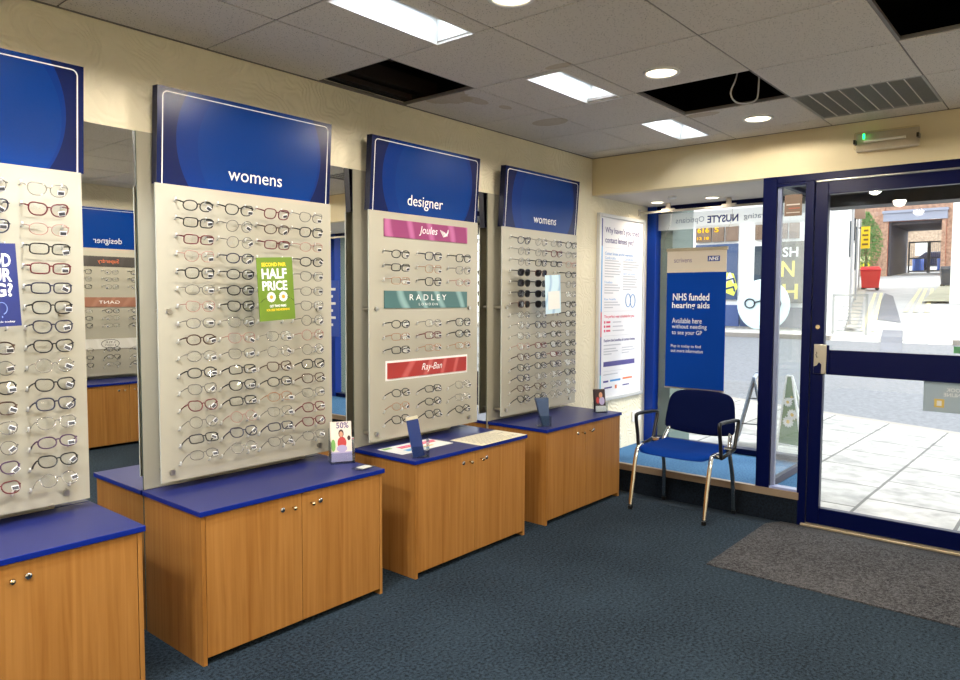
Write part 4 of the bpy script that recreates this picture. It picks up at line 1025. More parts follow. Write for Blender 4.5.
# ------------------------------------------------------------------ chair
def build_chair():
    CX, CY = 4.582, 2.062
    rz = math.radians(-91.5)     # local -y (front) turned to face the shop
    t = thing('armchair', 'blue upholstered visitor chair with chrome legs and black armrests', 'chair', (CX,CY,0), rz)
    # local: x = chair right-left, front = -y
    FABRIC = plain('blue_fabric', (2,50,132), .85, var=.12, scale=260, bump=.25, spec=.1)
    BACKF = plain('blue_fabric_backlit', (3,12,52), .85, var=.12, scale=260, bump=.25, spec=.08)  # same fabric as the seat, backlit shade of the backrest put into the colour
    # seat: rounded trapezoid cushion with waterfall front, dished
    m = MB(); nx, ny = 12, 12
    def sp(u, v, top):
        x = u*(.262-.015*v); y = -.235+ (v+1)/2*.44
        # superellipse rounding of the outline
        e_ = 5 if v > 0 else 3.2; r = (abs(u)**e_+abs(v)**e_)**(1/e_)
        k = 1/ max(1, r) if r > 0 else 1
        x *= k; y = -.015 + (y+.015)*k
        z = .445 + (-.028*(1-u*u)*(1-(v)**2) if top else -.05)
        edge = max(abs(u), abs(v))
        if top: z -= .022*edge**6
        if v < 0: z -= .03*(-v)**4*(1 if top else .35)
        if v > .3: z += .012*(v-.3)
        return (x,y,z)
    for top in (True, False):
        vs = [sp(-1+2*i/nx, -1+2*j/ny, top) for j in range(ny+1) for i in range(nx+1)]
        fs = []
        for j in range(ny):
            for i in range(nx):
                q = (j*(nx+1)+i, j*(nx+1)+i+1, (j+1)*(nx+1)+i+1, (j+1)*(nx+1)+i)
                fs.append(q if top else tuple(reversed(q)))
        m.add(vs, fs)
    n1 = (nx+1)*(ny+1)
    loop = [i for i in range(nx+1)] + [(j*(nx+1)+nx) for j in range(1, ny+1)] + [ny*(nx+1)+i for i in range(nx-1, -1, -1)] + [j*(nx+1) for j in range(ny-1, 0, -1)]
    for a in range(len(loop)):
        b = (a+1) % len(loop); m.f.append([loop[a]+n1, loop[b]+n1, loop[b], loop[a]]); m.m.append(0)
    obj('seat', m, FABRIC, t, smooth=True, sub=1)
    # backrest: curved rounded pad
    m = MB(); nx, ny = 14, 10
    def bp(u, v, fr):
        e_ = 4 if v > 0 else 14; r = (abs(u)**e_+abs(v)**e_)**(1/e_); k = 1/max(1, r)
        uu, vv = u*k, v*k
        x = uu*(.250-.014*vv); z = .640+vv*.140 - (.03*(1-uu*uu) if v < 0 else 0)*(-vv if vv < 0 else 0)
        y = .252 + .05*(z-.5)/.3 - .035*(uu*uu) + (-.018 if fr else .018)*(1-.7*max(abs(u),abs(v))**6)
        return (x,y,z)
    for fr in (True, False):
        vs = [bp(-1+2*i/nx, -1+2*j/ny, fr) for j in range(ny+1) for i in range(nx+1)]
        fs = []
        for j in range(ny):
            for i in range(nx):
                q = (j*(nx+1)+i, j*(nx+1)+i+1, (j+1)*(nx+1)+i+1, (j+1)*(nx+1)+i)
                fs.append(q if fr else tuple(reversed(q)))
        m.add(vs, fs)
    n1 = (nx+1)*(ny+1)
    loop = [i for i in range(nx+1)] + [(j*(nx+1)+nx) for j in range(1, ny+1)] + [ny*(nx+1)+i for i in range(nx-1, -1, -1)] + [j*(nx+1) for j in range(ny-1, 0, -1)]
    for a in range(len(loop)):
        b = (a+1) % len(loop); m.f.append([loop[a]+n1, loop[b]+n1, loop[b], loop[a]]); m.m.append(0)
    obj('backrest', m, BACKF, t, smooth=True, sub=1)
    for s in (-1, 1):
        m = MB(); m.tube(smoothpath([Vector((s*.262,-.245,.012)), Vector((s*.262,-.21,.20)), Vector((s*.262,-.165,.385)), Vector((s*.25,-.10,.418)), Vector((s*.24,.05,.405))]), .0105, 10, ry=1.45)
        obj('front_leg', m, M['chrome'], t, smooth=True)
        m = MB(); m.tube(smoothpath([Vector((s*.260-.022,.275,-.047+.012)), Vector((s*.254-.012,.240,.2)), Vector((s*.242,.175,.40)), Vector((s*.225,.225,.50)), Vector((s*.20,.27,.62))]), .0105, 10, ry=1.45)
        obj('rear_leg', m, M['chrome'], t, smooth=True)
        for (fy, zz) in ((-.246,0), (.276,-.047)):
            m = MB(); m.cyl(((s*.262 if fy < 0 else s*.260-.022),fy,zz+.001),((s*.262 if fy < 0 else s*.260-.022),fy,zz+.024),.0155,12); obj('foot_cap', m, M['black'], t)
        # armrest: closed black loop
        x = s*.296
        pts = [Vector((x,-.085,.40)), Vector((x,-.100,.50)), Vector((x,-.122,.605)), Vector((x,-.095,.628)), Vector((x,.03,.626)), Vector((x,.155,.618)), Vector((x,.180,.597)), Vector((x,.150,.51)), Vector((x,.125,.43))]
        m = MB(); m.tube(smoothpath(pts, 5), .0125, 10); m.tube([(x,.126,.43),(x,.02,.412),(x,-.085,.402)], .012, 8)
        obj('armrest', m, M['black'], t, smooth=True)
        m = MB(); m.cyl((s*.236,-.075,.408),(x,-.075,.408),.016,12); m.cyl((s*.236,.110,.426),(x,.110,.426),.016,12); obj('arm_bolt', m, M['chrome'], t, smooth=False)
    m = MB(); m.cyl((-.24,-.13,.40),(.24,-.13,.40),.010,10); m.cyl((-.235,.16,.405),(.235,.16,.405),.010,10); obj('cross_bar', m, M['chrome'], t, smooth=True)
    return t
build_chair()

# ------------------------------------------------------------------ outside
def zk(y): return max(-.32, min(.3, -.05+.062*(y-2.95)))
def gz(x, y):
    if x <= WX+.1: return -.078
    if x <= 10.1:
        return -.078 + (zk(y)+.078)*(x-WX-.1)/(10.1-WX-.1)
    if x <= 18.0:
        return (zk(y)-.09) + (.47-(zk(y)-.09))*(x-10.1)/7.9
    if x <= 20: return .57+.04*(x-18)/2
    return .61+.0675*(x-20)
def sheetgrid(xs, ys, dz=0):
    m = MB(); nx, ny = len(xs), len(ys)
    m.add([(x,y,gz(x,y)+dz) for y in ys for x in xs], [(j*nx+i, j*nx+i+1, (j+1)*nx+i+1, (j+1)*nx+i) for j in range(ny-1) for i in range(nx-1)])
    return m
YS = [-14+1.0*k for k in range(36)]
PAVE = m_brick('paving', (150,147,141), (172,167,160), (84,80,74), 1.0, .75, .62, .012, .55, off=.4)
struct(obj('pavement', sheetgrid([LB+.07, WX+.1]+[6.5+.6*k for k in range(7)]+[10.1], [y for y in YS]), PAVE))
mk = MB()
for y in YS[:-1]:
    a = zk(y); b = zk(y+1)
    mk.add([(10.1,y,a),(10.25,y,a+.002),(10.25,y+1,b+.002),(10.1,y+1,b)], [(0,1,2,3)]); mk.add([(10.25,y,a+.002),(10.25,y,a-.1),(10.25,y+1,b-.1),(10.25,y+1,b+.002)], [(0,1,2,3)])
mk.box(18.0,18.15,-14,2.2,.3,.575); mk.box(18.0,18.15,4.6,21,.3,.575)
struct(obj('kerb', mk, plain('kerb_stone',(150,142,132),.8,var=.2,scale=3)))
ROAD = plain('asphalt',(104,104,107),.6,var=.5,scale=16,bump=.3)
struct(obj('road', sheetgrid([10.25]+[10.6+.74*k for k in range(10)]+[18.0], YS), ROAD))
FARP = m_brick('far_paving', (176,170,160), (190,184,174), (140,132,122), .9, .7, .6, .01, .7)
struct(obj('pavement.001', sheetgrid([18.0,18.6,19.3,20.0], YS), FARP))
# alley surface rising away; patched tarmac and lines are separate strips
def A(s, off):   # point s metres along the alley axis, off metres to its left
    d = Vector((.978,.205)); n = Vector((-.205,.978)); p = Vector((20, 3.45)) + d*s + n*off; return p.x, p.y
def strip_alley(s0, s1, o0, o1, dz, n=14, o0b=None, o1b=None):
    m = MB()
    for k in range(n):
        a = s0+(s1-s0)*k/n; b = s0+(s1-s0)*(k+1)/n
        P = [A(a,o0),A(b,o0),A(b,o1),A(a,o1)]; m.add([(x,y,gz(max(20,x),y)+dz) for x,y in P], [(0,1,2,3)])
    return m
struct(obj('alley_ground', sheetgrid([20+2.0*k for k in range(46)], [-14+2.0*k for k in range(24)]), plain('alley_tarmac',(172,170,168),.7,var=.2,scale=1.5)))
def strip_pts(L, R, dz, n=16):
    """ground strip between two plan lines L=(p0,p1) and R=(p0,p1)"""
    m = MB()
    def at(p, k, n): return (p[0][0]+(p[1][0]-p[0][0])*k/n, p[0][1]+(p[1][1]-p[0][1])*k/n)
    for k in range(n):
        P = [at(L,k,n), at(R,k,n), at(R,k+1,n), at(L,k+1,n)]
        m.add([(x,y,gz(x,y)+dz) for x,y in P], [(0,1,2,3)])
    return m
TD = plain('tarmac_dark',(104,104,110),.75,var=.3,scale=2)
struct(obj('tarmac_patch', strip_pts(((23.5,4.85),(36,7.0)), ((22.5,3.95),(34,6.3)), .012), TD))
struct(obj('tarmac_patch', strip_pts(((14.5,2.9),(20.5,4.0)), ((13.5,2.35),(20.5,3.55)), .015), TD))
YLW = plain('line_yellow',(232,214,160),.7,var=.15,scale=3)
for (a, b, w_) in (((20.1,4.43),(36,7.42),.10), ((20.1,4.20),(36,7.18),.10), ((26,4.52),(39.4,6.22),.12), ((26,4.25),(39.4,6.0),.12), ((26,3.95),(39.4,5.75),.12)):
    struct(obj('road_line', strip_pts((a,b), ((a[0],a[1]-w_),(b[0],b[1]-w_)), .022), YLW))
struct(obj('alley_verge', strip_pts(((29.9,4.62),(41,5.6)), ((29.9,3.83),(41,4.6)), .09), plain('verge_stone',(176,172,150),.9,var=.3,scale=2)))
struct(obj('alley_pavement', strip_pts(((20,4.74),(44,9.8)), ((20,4.50),(44,9.4)), .08), plain('alley_flags',(170,162,150),.8,var=.15,scale=2)))

WHITE = plain('white_render',(232,230,226),.8,var=.02,scale=2)
DARKG = plain('far_glass',(70,78,86),.15,var=.4,scale=1.2)
BLUEG = plain('far_blue',(58,76,110),.5,var=.2,scale=2)
NEON = plain('yellow_print',(216,196,70),.5)
# white shop across the street
t = thing('white_building', 'white painted shop building across the street with dark windows', 'building', (20,8,.6)); o = t.location.copy()
m = MB(); m.prism([(20,15),(20,4.78),(45,10.12),(47,15)], .3, 9.5); obj('walls', m, WHITE, t, o)
def fwin(y0, y1, z0, z1, mat=DARKG, nm='window'):
    m = MB(); m.box(19.93,19.99,y0,y1,z0,z1); return obj(nm, m, mat, t, o)
BRN = plain('far_glass_warm',(124,104,88),.2,var=.5,scale=2.5)
for (a, b) in ((9.28,9.66),(8.30,8.74),(7.93,8.26),(7.53,7.88),(6.70,7.06),(6.22,6.40),(5.92,6.17)): fwin(a, b, 3.02, 3.49, BRN)
fwin(7.53,8.74,1.40,2.95, BLUEG); fwin(9.2,9.66,1.4,2.9); fwin(6.70,7.06,1.4,2.85)
w = fwin(5.80,6.42,1.32,2.94, plain('far_window_olive',(84,82,64),.25,var=.5,scale=2))
fwin(7.0,7.42,.66,1.25,BLUEG,'base_panel'); fwin(7.45,9.7,.66,1.25,plain('far_base',(66,84,130),.5,var=.2),'base_panel'); fwin(5.6,6.5,.66,1.2,plain('far_base2',(96,100,110),.5),'base_panel')
def ftext(w, yc, z, wd, hh, mt, par):
    mb_ = text_mb(w, 0, (19.915,yc,z), right=(0,-1,0), width=wd, height=hh, bold=.02); obj('lettering', mb_, mt, par, o)
FW = plain('far_white_letters',(226,226,220),.5)
ftext('SH', 6.12, 2.66, .40, .26, FW, w); ftext('N', 6.17, 2.22, .34, .42, NEON, w); ftext('H', 6.1, 1.62, .4, .4, NEON, w)
OR = emitmat('led_orange',(255,190,30),1.6)
for wtx, yc, z, wd, hh in (('616', 8.52,3.36,.34,.15),('S', 8.13,3.36,.12,.15),('12 18', 8.52,3.13,.34,.08)): ftext(wtx, yc, z, wd, hh, OR, t)
ftext('A', 7.72, 2.0, .3, .3, FW, t)
m = MB(); m.add([(19.92,7.98,2.18),(19.92,7.62,2.12),(19.92,7.5,1.75),(19.92,7.6,1.5),(19.92,7.9,1.62)], [(0,1,2,3,4)]); lg = obj('yellow_logo', m, plain('logo_lime',(226,230,90),.5), t, o)
for zz in (1.95,1.72):
    m = MB(); m.add([(19.91,7.95,zz-.03),(19.91,7.6,zz+.06),(19.91,7.55,zz-.1),(19.91,7.6,zz-.1),(19.91,7.63,zz+.01),(19.91,7.95,zz-.08)], [(0,1,2,3,4,5)]); obj('logo_stroke', m, plain('logo_navy',(36,50,90),.5), lg, o)
# details along the alley side of it
def B_(d, off): return (20+.978*d+.209*off, 4.78+.209*d-.978*off)     # along / out from the alley wall
for k, (q, wdt, z0, h) in enumerate(((2.2,1.0,2.6,1.0),(5,1.1,1.9,1.6),(8.5,1.2,3.5,1.2),(12,1.2,2.6,1.7),(17,1.3,3.2,1.5))):
    mm_ = MB(); mm_.prism([B_(q,.0),B_(q,.05),B_(q+wdt,.05),B_(q+wdt,.0)], z0, z0+h); obj('window', mm_, DARKG, t, o)
for q in (1.0, 10.5, 20):
    P = B_(q,.10); mm_ = MB(); mm_.cyl((P[0],P[1],.7),(P[0],P[1],9),.035,8); obj('downpipe', mm_, plain('pipe_grey',(150,150,152),.5), t, o)
mm_ = MB(); mm_.prism([B_(3,0),B_(3,.35),B_(9,.35),B_(9,0)], 4.3, 4.42); obj('canopy', mm_, plain('canopy_tan',(176,140,120),.6), t, o)
# round spectacles sign
t = thing('round_sign', 'round pale sign with a drawn pair of spectacles across the street', 'sign', (19.6,6.72,.61)); o = t.location.copy()
R = Matrix.Translation((19.6,6.68,1.26)) @ Matrix.Rotation(PI/2,4,'Y')
m = MB(); m.lathe([(.0001,-.03),(.66,-.03),(.69,-.01),(.69,.01),(.66,.03),(.0001,.03)], 40, 0, R); obj('disc', m, plain('disc_pale',(206,226,228),.5,var=.02), t, o)
m = MB()
for dy in (-.34,.34): m.tube([(19.55,6.68+dy+.13*math.cos(a*PI/10),1.30+.12*math.sin(a*PI/10)) for a in range(20)], .018, 6, closed=True)
m.tube([(19.55,6.47,1.33),(19.55,6.68,1.38),(19.55,6.89,1.33)], .018, 6); obj('drawn_spectacles', m, M['black'], t, o)
m = MB(); m.box(19.55,19.65,6.5,6.86,.6,.62); m.cyl((19.6,6.68,.61),(19.6,6.68,.66),.04); obj('foot', m, M['steel'], t, o)

# projecting yellow sign, wall sign
P = B_(19.5, .30)
t = thing('projecting_sign', 'small yellow sign projecting from the white alley wall', 'sign', (P[0],P[1],3.9)); o = t.location.copy()
m = MB(); m.box(P[0]-.04,P[0]+.04,P[1]-.22,P[1]+.16,3.9,4.95); sg = obj('panel', m, plain('sign_yellow',(240,206,30),.5), t, o)
for k in range(4): m = MB(); m.box(P[0]-.05,P[0]-.04,P[1]-.16,P[1]+.10-.06*(k%2),4.05+.22*k,4.14+.22*k); obj('print', m, plain('sign_brown',(120,92,30),.5), sg, o)
m = MB(); m.cyl((P[0],P[1]+.12,4.9),(P[0],P[1]+.27,4.9),.03); obj('bracket', m, M['black'], t, o)
m = MB(); m.box(54.7,54.78,11.6,12.4,3.4,4.35,0); m.box(54.68,54.7,11.6,12.4,3.95,4.35,1)
obj_ = obj('wall_sign', m, [plain('sign_yellow2',(246,226,30),.5), plain('sign_cream',(250,244,190),.5)], None, (54.74,12.0,3.4)); tag(obj_, 'yellow rectangular sign on the brick wall behind the red bin', 'sign')

# brick building with an archway
BR = m_brick('red_brick',(192,82,48),(172,70,40),(160,126,106),1.0,.45,.15,.012,.9,rot=(PI/2,0,PI/2))
t = thing('brick_building', 'red brick building with gated archway at the end of alley', 'building', (55,9,3)); o = t.location.copy()
m = MB(); m.box(55,61,10.60,15.5,1.8,14); m.box(55,61,3.0,7.55,1.8,14); m.box(55,61,7.55,10.60,6.6,14); obj('walls', m, BR, t, o)
m = MB(); m.box(54.85,55,10.85,11.1,2.8,14); m.box(54.85,55,10.60,10.85,2.8,6.7); m.box(54.85,55,7.3,7.55,2.8,6.7); m.box(54.8,55,12.6,12.85,2.8,14); obj('pilaster', m, BR, t, o)
m = MB(); m.box(54.75,55.2,7.25,10.9,6.62,7.15); m.box(54.65,55.2,7.2,10.95,7.15,7.32); obj('lintel', m, plain('lintel_grey',(136,140,156),.7,var=.05), t, o)
m = MB(); m.box(55.0,61,10.48,10.59,2.9,6.59); m.box(55.2,61,7.56,10.59,6.40,6.59); obj('tunnel_lining', m, plain('lining_dark',(72,70,78),.8), t, o)
t = thing('metal_gate', 'grey metal gate across the archway at end of alley', 'gate', (60.5,9,3.3)); o = t.location.copy()
GT = plain('gate_grey',(92,96,106),.5)
m = MB()
for y in (7.7,8.95,9.05,10.25): m.box(60.45,60.55,y,y+.09,3.34,5.6)
for z in (3.42,4.35,5.5): m.box(60.46,60.54,7.7,10.3,z,z+.1)
obj('frame', m, GT, t, o)
m = MB()
for k in range(22): y = 7.75+.118*k; m.box(60.49,60.51,y,y+.018,3.4,5.5)
obj('bars', m, GT, t, o)
for k, (y, lab) in enumerate(((10.0,'blue barrel left of the gate middle behind archway'),(8.4,'blue barrel right of the gate middle behind archway'))):
    m = MB(); R = Matrix.Translation((63,y+.1,gz(63,y)))
    m.lathe([(.0001,0),(.36,0),(.38,.1),(.36,.5),(.38,.9),(.34,1.0),(.0001,1.0)], 16, 0, R); obj_ = obj('barrel', m, plain('barrel_blue',(40,96,190),.5), None, (63,y+.1,gz(63,y)), smooth=True); tag(obj_, lab, 'barrel')
# parked car behind the gate
t = thing('car', 'dark blue parked car behind the gate beyond the archway', 'car', (66,9.3,gz(66,9))); o = t.location.copy(); zg = gz(66,9)
m = MB(); m.add([(65.1+.0,8.2,zg+.3),(66.9,8.2,zg+.3),(66.9,10.6,zg+.3),(65.1,10.6,zg+.3),(65.1,8.15,zg+.85),(66.9,8.15,zg+.85),(66.9,10.65,zg+.85),(65.1,10.65,zg+.85),(65.3,8.7,zg+1.4),(66.7,8.7,zg+1.4),(66.7,10.0,zg+1.4),(65.3,10.0,zg+1.4)],
      [(3,2,1,0),(0,1,5,4),(1,2,6,5),(2,3,7,6),(3,0,4,7),(4,5,9,8),(5,6,10,9),(6,7,11,10),(7,4,8,11),(8,9,10,11)]); obj('body', m, plain('car_paint',(46,56,84),.3), t, o, bevel=.08)
for x in (65.15,66.85):
    for y in (8.6,10.2):
        m = MB(); m.cyl((x-.1,y,zg+.32),(x+.1,y,zg+.32),.32,16); obj('wheel', m, M['black'], t, o)
# house beyond
t = thing('house', 'distant brick house with gabled roof seen through the archway', 'house', (80,8.5,4)); o = t.location.copy()
m = MB(); m.box(80,88,8.2,16.0,3,7.5); m.add([(80,8.2,7.5),(80,14.2,7.5),(80,11.2,10.2),(88,8.2,7.5),(88,14.2,7.5),(88,11.2,10.2)], [(0,1,2),(5,4,3)]); obj('walls', m, m_brick('house_brick',(176,110,84),(160,96,72),(170,150,130),1.0,.5,.2,.01,.9,rot=(PI/2,0,PI/2)), t, o)
m = MB(); m.add([(79.7,7.9,7.25),(88.3,7.9,7.25),(88.3,11.2,10.35),(79.7,11.2,10.35)], [(0,1,2,3)]); m.add([(79.7,14.5,7.25),(88.3,14.5,7.25),(88.3,11.2,10.35),(79.7,11.2,10.35)], [(3,2,1,0)]); obj('roof', m, plain('roof_grey',(150,146,146),.8,var=.15), t, o)
for y in (9.5,12.0): m = MB(); m.box(79.92,80,y,y+1.1,5.6,6.9); obj('window', m, FW, t, o)
# white building to the right of the alley
t = thing('white_house', 'white rendered building at the right side of the alley', 'building', (30,0,1.2)); o = t.location.copy()
m = MB(); m.box(29.9,44,-12,3.80,1.0,11); obj('walls', m, WHITE, t, o)
m = MB(); m.box(29.86,29.9,-12,3.82,.95,1.28); obj('plinth', m, plain('plinth_grey',(120,116,112),.8), t, o)
m = MB(); m.cyl((29.7,3.45,4.0),(29.9,3.45,4.0),.09,12); obj('vent', m, plain('vent_grey',(90,90,94),.5), t, o)
# bins
def bin_(name, label, x, y, w, d, h, col, rz, wheels=True):
    z = gz(x, y); t = thing(name, label, 'bin', (x,y,z), rz)
    m = MB(); m.add([(-w*.42,-d*.42,.12),(w*.42,-d*.42,.12),(w*.42,d*.42,.12),(-w*.42,d*.42,.12),(-w/2,-d/2,h*.85),(w/2,-d/2,h*.85),(w/2,d/2,h*.85),(-w/2,d/2,h*.85)], [(3,2,1,0),(4,5,6,7),(0,1,5,4),(1,2,6,5),(2,3,7,6),(3,0,4,7)])
    pm = plain('bin_paint',col,.4,var=.08); obj('body', m, pm, t, bevel=.02)
    m = MB(); m.add([(-w*.53,-d*.54,h*.855),(w*.53,-d*.54,h*.855),(w*.53,d*.54,h*.855),(-w*.53,d*.54,h*.855),(-w*.46,-d*.40,h),(w*.46,-d*.40,h),(w*.46,d*.48,h),(-w*.46,d*.48,h)], [(3,2,1,0),(4,5,6,7),(0,1,5,4),(1,2,6,5),(2,3,7,6),(3,0,4,7)]); obj('lid', m, plain('bin_lid',tuple(min(255,int(c*1.12)) for c in col),.35), t, bevel=.015)
    for sx in (-1,1):
        for sy in (-1,1):
            m = MB(); m.cyl((sx*w*.36-.03,sy*d*.34,.09),(sx*w*.36+.03,sy*d*.34,.09),.09,12); obj('wheel', m, M['black'], t)
    return t
bin_('wheeled_bin', 'red wheeled bin against the white alley wall', 38.2, 8.05, 1.0, .85, 1.12, (206,26,34), .2)
bin_('wheeled_bin', 'dark grey wheeled bin by the white building at right', 40.5, 5.25, .6, .62, 1.0, (70,74,84), .2)
# tree with leaf clusters
t = thing('tree', 'small green leafy tree in front of the brick building', 'tree', (52,11.3,gz(52,11))); zt = gz(52,11)
m = MB(); m.tube([(0,0,0),(.05,-.05,1.2),(-.05,.1,2.4),(.1,0,3.6)], [.11,.09,.07,.03], 8)
for k in range(7):
    a = k*1.9; m.tube([(0,0,1.2+.3*k),(.6*math.cos(a),.5*math.sin(a),1.8+.3*k)], [.04,.015], 5)
obj('trunk', m, plain('bark',(96,80,62),.9,var=.2), t)
m = MB(); rr = random.Random(3)
for k in range(3000):
    a = rr.uniform(0,2*PI); hgt = rr.betavariate(1.6,1.5); rad = (1.05*math.sin(PI*min(1,hgt*.9+.12))+.2)*math.sqrt(rr.random())
    c = Vector((rad*math.cos(a), rad*.8*math.sin(a), .7+hgt*3.6)); s = rr.uniform(.05,.10)
    u = Vector((rr.gauss(0,1),rr.gauss(0,1),rr.gauss(0,1))).normalized(); v = u.orthogonal().normalized()
    m.add([c-u*s, c+v*s*.5, c+u*s, c-v*s*.5], [(0,1,2,3)])
lf = obj('foliage', m, plain('leaf_green',(84,122,58),.7,var=.4,scale=3), t)

# two folding signs on the pavement
ALU = plain('board_alu',(150,160,176),.4,metal=.5)
def P3(p, z): return Vector((p[0],p[1],z))
def lerp(a, b, k): return a+(b-a)*k
def slab(a, b, c, d, th, nm, mat, par, o):
    n = (b-a).cross(d-a).normalized()*th; m = MB(); m.add([a,b,c,d,a+n,b+n,c+n,d+n], [(3,2,1,0),(4,5,6,7),(0,1,5,4),(1,2,6,5),(2,3,7,6),(3,0,4,7)]); return obj(nm, m, mat, par, o)
zb0, zt0 = -.078, .664
# grey one, seen end on
LF, RF, ax = Vector((7.00,2.64)), Vector((7.10,2.31)), Vector((.52,.15)); apx = (LF+RF)/2
t = thing('pavement_sign', 'grey folding pavement sign seen end on beyond the window bay', 'sign', (apx.x,apx.y,zb0)); o = t.location.copy()
for f0 in (LF, RF):
    a0, a1 = P3(f0,zb0+.012), P3(f0+ax,zb0+.012); b0, b1 = P3(apx,zt0), P3(apx+ax,zt0)
    m = MB(); m.tube([a0,b0],.014,6); m.tube([a1,b1],.014,6); m.tube([lerp(a0,b0,.06),lerp(a1,b1,.06)],.014,6); m.tube([lerp(a0,b0,.97),lerp(a1,b1,.97)],.014,6); obj('board_frame', m, ALU, t, o)
    slab(lerp(a0,b0,.08),lerp(a1,b1,.08),lerp(a1,b1,.95),lerp(a0,b0,.95),.006,'poster_panel',plain('board_back',(150,144,134),.6),t,o)
m = MB()
for q in (.38,.72): m.tube([lerp(P3(LF,zb0),P3(apx,zt0),q), lerp(P3(RF,zb0),P3(apx,zt0),q)],.006,5)
obj('stay_strap', m, plain('strap_grey',(96,100,108),.5), t, o)
# green one, tapered, facing the shop
cx_, cy_ = 7.24, 2.17
t = thing('pavement_sign', 'green tapered pavement sign with white daisies beside the door post', 'sign', (cx_,cy_,zb0)); o = t.location.copy()
a0, a1 = Vector((cx_,cy_+.13,zb0+.012)), Vector((cx_-.05,cy_-.13,zb0+.012)); b0, b1 = Vector((cx_+.16,cy_+.10,zt0)), Vector((cx_+.14,cy_+.045,zt0))
m = MB(); m.tube([a0,b0],.012,6); m.tube([a1,b1],.012,6); m.tube([b0,b1],.012,6); m.tube([lerp(a0,b0,.10),lerp(a1,b1,.10)],.012,6); obj('board_frame', m, M['white'], t, o)
c0, c1, d1_, d0 = lerp(a0,b0,.11), lerp(a1,b1,.11), lerp(a1,b1,.99), lerp(a0,b0,.99)
pn = slab(c0,c1,d1_,d0,.005,'poster_panel',plain('poster_green',(84,124,60),.45,var=.08),t,o)
ex = (c1-c0).normalized(); ey = ((d0+d1_)/2-(c0+c1)/2).normalized(); nn = ex.cross(ey).normalized()
if nn.x > 0: nn = -nn
L1 = (c1-c0).length; L2 = ((d0+d1_)/2-(c0+c1)/2).length; mid = (c0+c1)/2
for (fx, fy, rr_) in ((-.05,.33,.060),(.12,.44,.058),(-.06,.62,.05),(.10,.70,.035)):
    c = mid+ex*L1*fx+ey*L2*fy+nn*.008; m = MB()
    for k in range(12):
        a = 2*PI*k/12; u = ex*math.cos(a)+ey*math.sin(a); v = -ex*math.sin(a)+ey*math.cos(a)
        m.add([c, c+u*rr_*.7+v*rr_*.2, c+u*rr_, c+u*rr_*.7-v*rr_*.2], [(0,1,2,3)])
    m.add([c+nn*.002+(ex*math.cos(2*PI*k/12)+ey*math.sin(2*PI*k/12))*rr_*.3 for k in range(12)], [tuple(range(12))], 1)
    obj('daisy_print', m, [M['white'], plain('daisy_gold',(230,190,70),.5)], pn, o)
m = MB(); m.tube([(cx_+.36,cy_+.12,zb0+.012),b0],.012,6); m.tube([(cx_+.34,cy_-.1,zb0+.012),b1],.012,6); m.tube([(cx_+.35,cy_+.118,zb0+.05),(cx_+.335,cy_-.095,zb0+.05)],.010,6); obj('rear_leg', m, M['white'], t, o)

# our own shop's outside: fascia, lobby ceiling, grey-green pier
m = MB(); m.box(WX-.02,WX+.3,-14,16,ZB+.02,6.0); m.box(WX,WX+.22,.2,1.58,2.11,ZB+.03)
struct(obj('shop_fascia', m, plain('fascia_dark',(30,32,40),.5)))
m = MB(); m.box(LB+.09,WX-.02,.18,1.60,ZB-.015,ZB+.02)
struct(obj('lobby_ceiling', m, plain('lobby_dark',(40,38,36),.6)))
m = MB(); m.box(WX+.07,WX+.5,W-.19,W+1.2,-.2,ZB+.02); m.box(WX+.07,WX+.5,RW-1.2,RW+.05,-.2,ZB+.02)
struct(obj('shop_pier', m, plain('pier_green',(96,112,106),.7,var=.15,scale=4)))
m = MB(); m.box(BACK-.2,WX,-14,RW-.12,-.3,6); m.box(BACK-.2,WX,W+.12,16,-.3,6)
struct(obj('neighbour_walls', m, plain('neighbour_render',(170,160,150),.8)))
m = MB(); m.box(BACK-.2,WX,RW-.12,W+.12,3.05,3.15); struct(obj('roof_slab', m, M['void']))

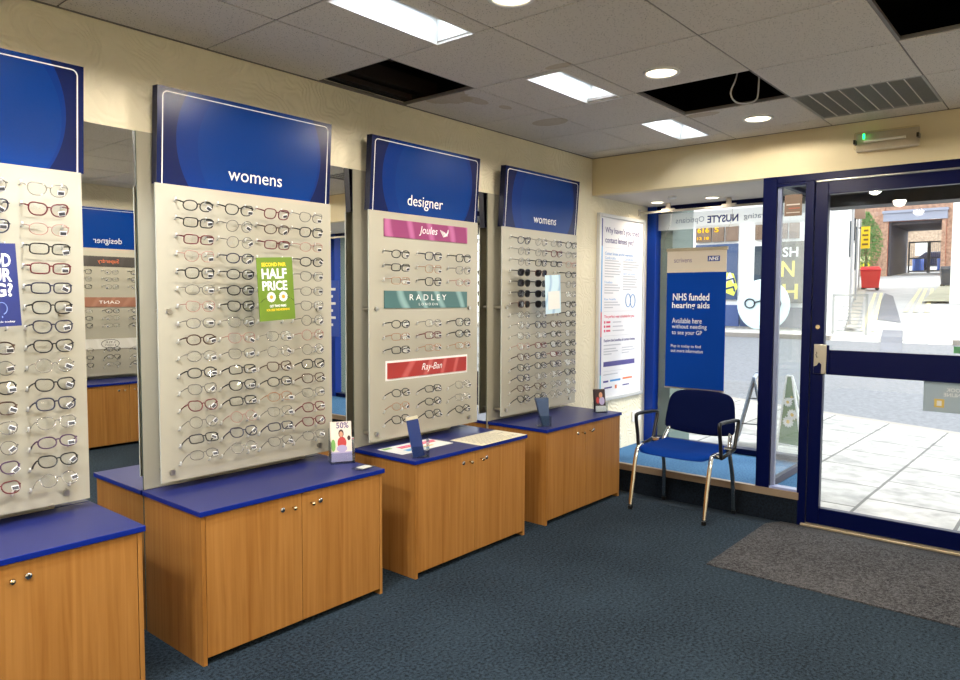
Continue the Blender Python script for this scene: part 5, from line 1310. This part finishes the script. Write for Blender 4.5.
# ------------------------------------------------------------------ light
wd = bpy.data.worlds.new('sky'); S.world = wd; wd.use_nodes = True; nt = wd.node_tree; nt.nodes.clear()
out = N(nt,'ShaderNodeOutputWorld'); bg = N(nt,'ShaderNodeBackground'); tc = N(nt,'ShaderNodeTexCoord'); sx = N(nt,'ShaderNodeSeparateXYZ'); cr = N(nt,'ShaderNodeValToRGB')
nt.links.new(tc.outputs['Generated'], sx.inputs[0]); nt.links.new(sx.outputs[2], cr.inputs[0]); nt.links.new(cr.outputs[0], bg.inputs[0]); nt.links.new(bg.outputs[0], out.inputs[0])
cr.color_ramp.elements[0].color = (1,.99,.97,1); cr.color_ramp.elements[1].color = (.78,.88,1,1); bg.inputs[1].default_value = 3.4
sun_ = bpy.data.lights.new('sun','SUN'); sun_.energy = 2.0; sun_.angle = math.radians(12); sun_.color = (1,.96,.9)
so = bpy.data.objects.new('sun', sun_); COL.objects.link(so); so.rotation_euler = Vector((-.45,.62,-.8)).to_track_quat('-Z','Y').to_euler()
def portal(x, y0, y1, z0, z1):
    L = bpy.data.lights.new('window_portal','AREA'); L.shape = 'RECTANGLE'; L.size = abs(y1-y0); L.size_y = abs(z1-z0); L.cycles.is_portal = True
    o = bpy.data.objects.new('window_portal', L); COL.objects.link(o); o.location = (x,(y0+y1)/2,(z0+z1)/2); o.rotation_euler = Vector((-1,0,0)).to_track_quat('-Z','Z').to_euler()

# ------------------------------------------------------------------ camera
cam = bpy.data.cameras.new('camera'); co = bpy.data.objects.new('camera', cam); COL.objects.link(co); S.camera = co
f, yaw, pit, rol = 723.6147, math.radians(40.1571), math.radians(3.3495), math.radians(.2531)
d = Vector((math.cos(yaw)*math.cos(pit), math.sin(yaw)*math.cos(pit), -math.sin(pit)))
r = Vector((math.sin(yaw), -math.cos(yaw), 0)); u = r.cross(d)
r2 = r*math.cos(rol)+u*math.sin(rol); u2 = -r*math.sin(rol)+u*math.cos(rol)
Mx = Matrix((( r2.x,u2.x,-d.x,0),(r2.y,u2.y,-d.y,0),(r2.z,u2.z,-d.z,CAMH),(0,0,0,1)))
co.matrix_world = Mx
cam.sensor_width = 36; cam.sensor_fit = 'HORIZONTAL'; cam.lens = 36*f/960; cam.clip_start = .05; cam.clip_end = 300

S.view_settings.view_transform = 'Standard'; S.view_settings.look = 'None'; S.view_settings.gamma = 1; S.view_settings.use_curve_mapping = False
S.view_settings.exposure = 0.35
S.cycles.max_bounces = 10; S.cycles.transparent_max_bounces = 24; S.cycles.caustics_reflective = False; S.cycles.caustics_refractive = False
S.cycles.sample_clamp_indirect = 6
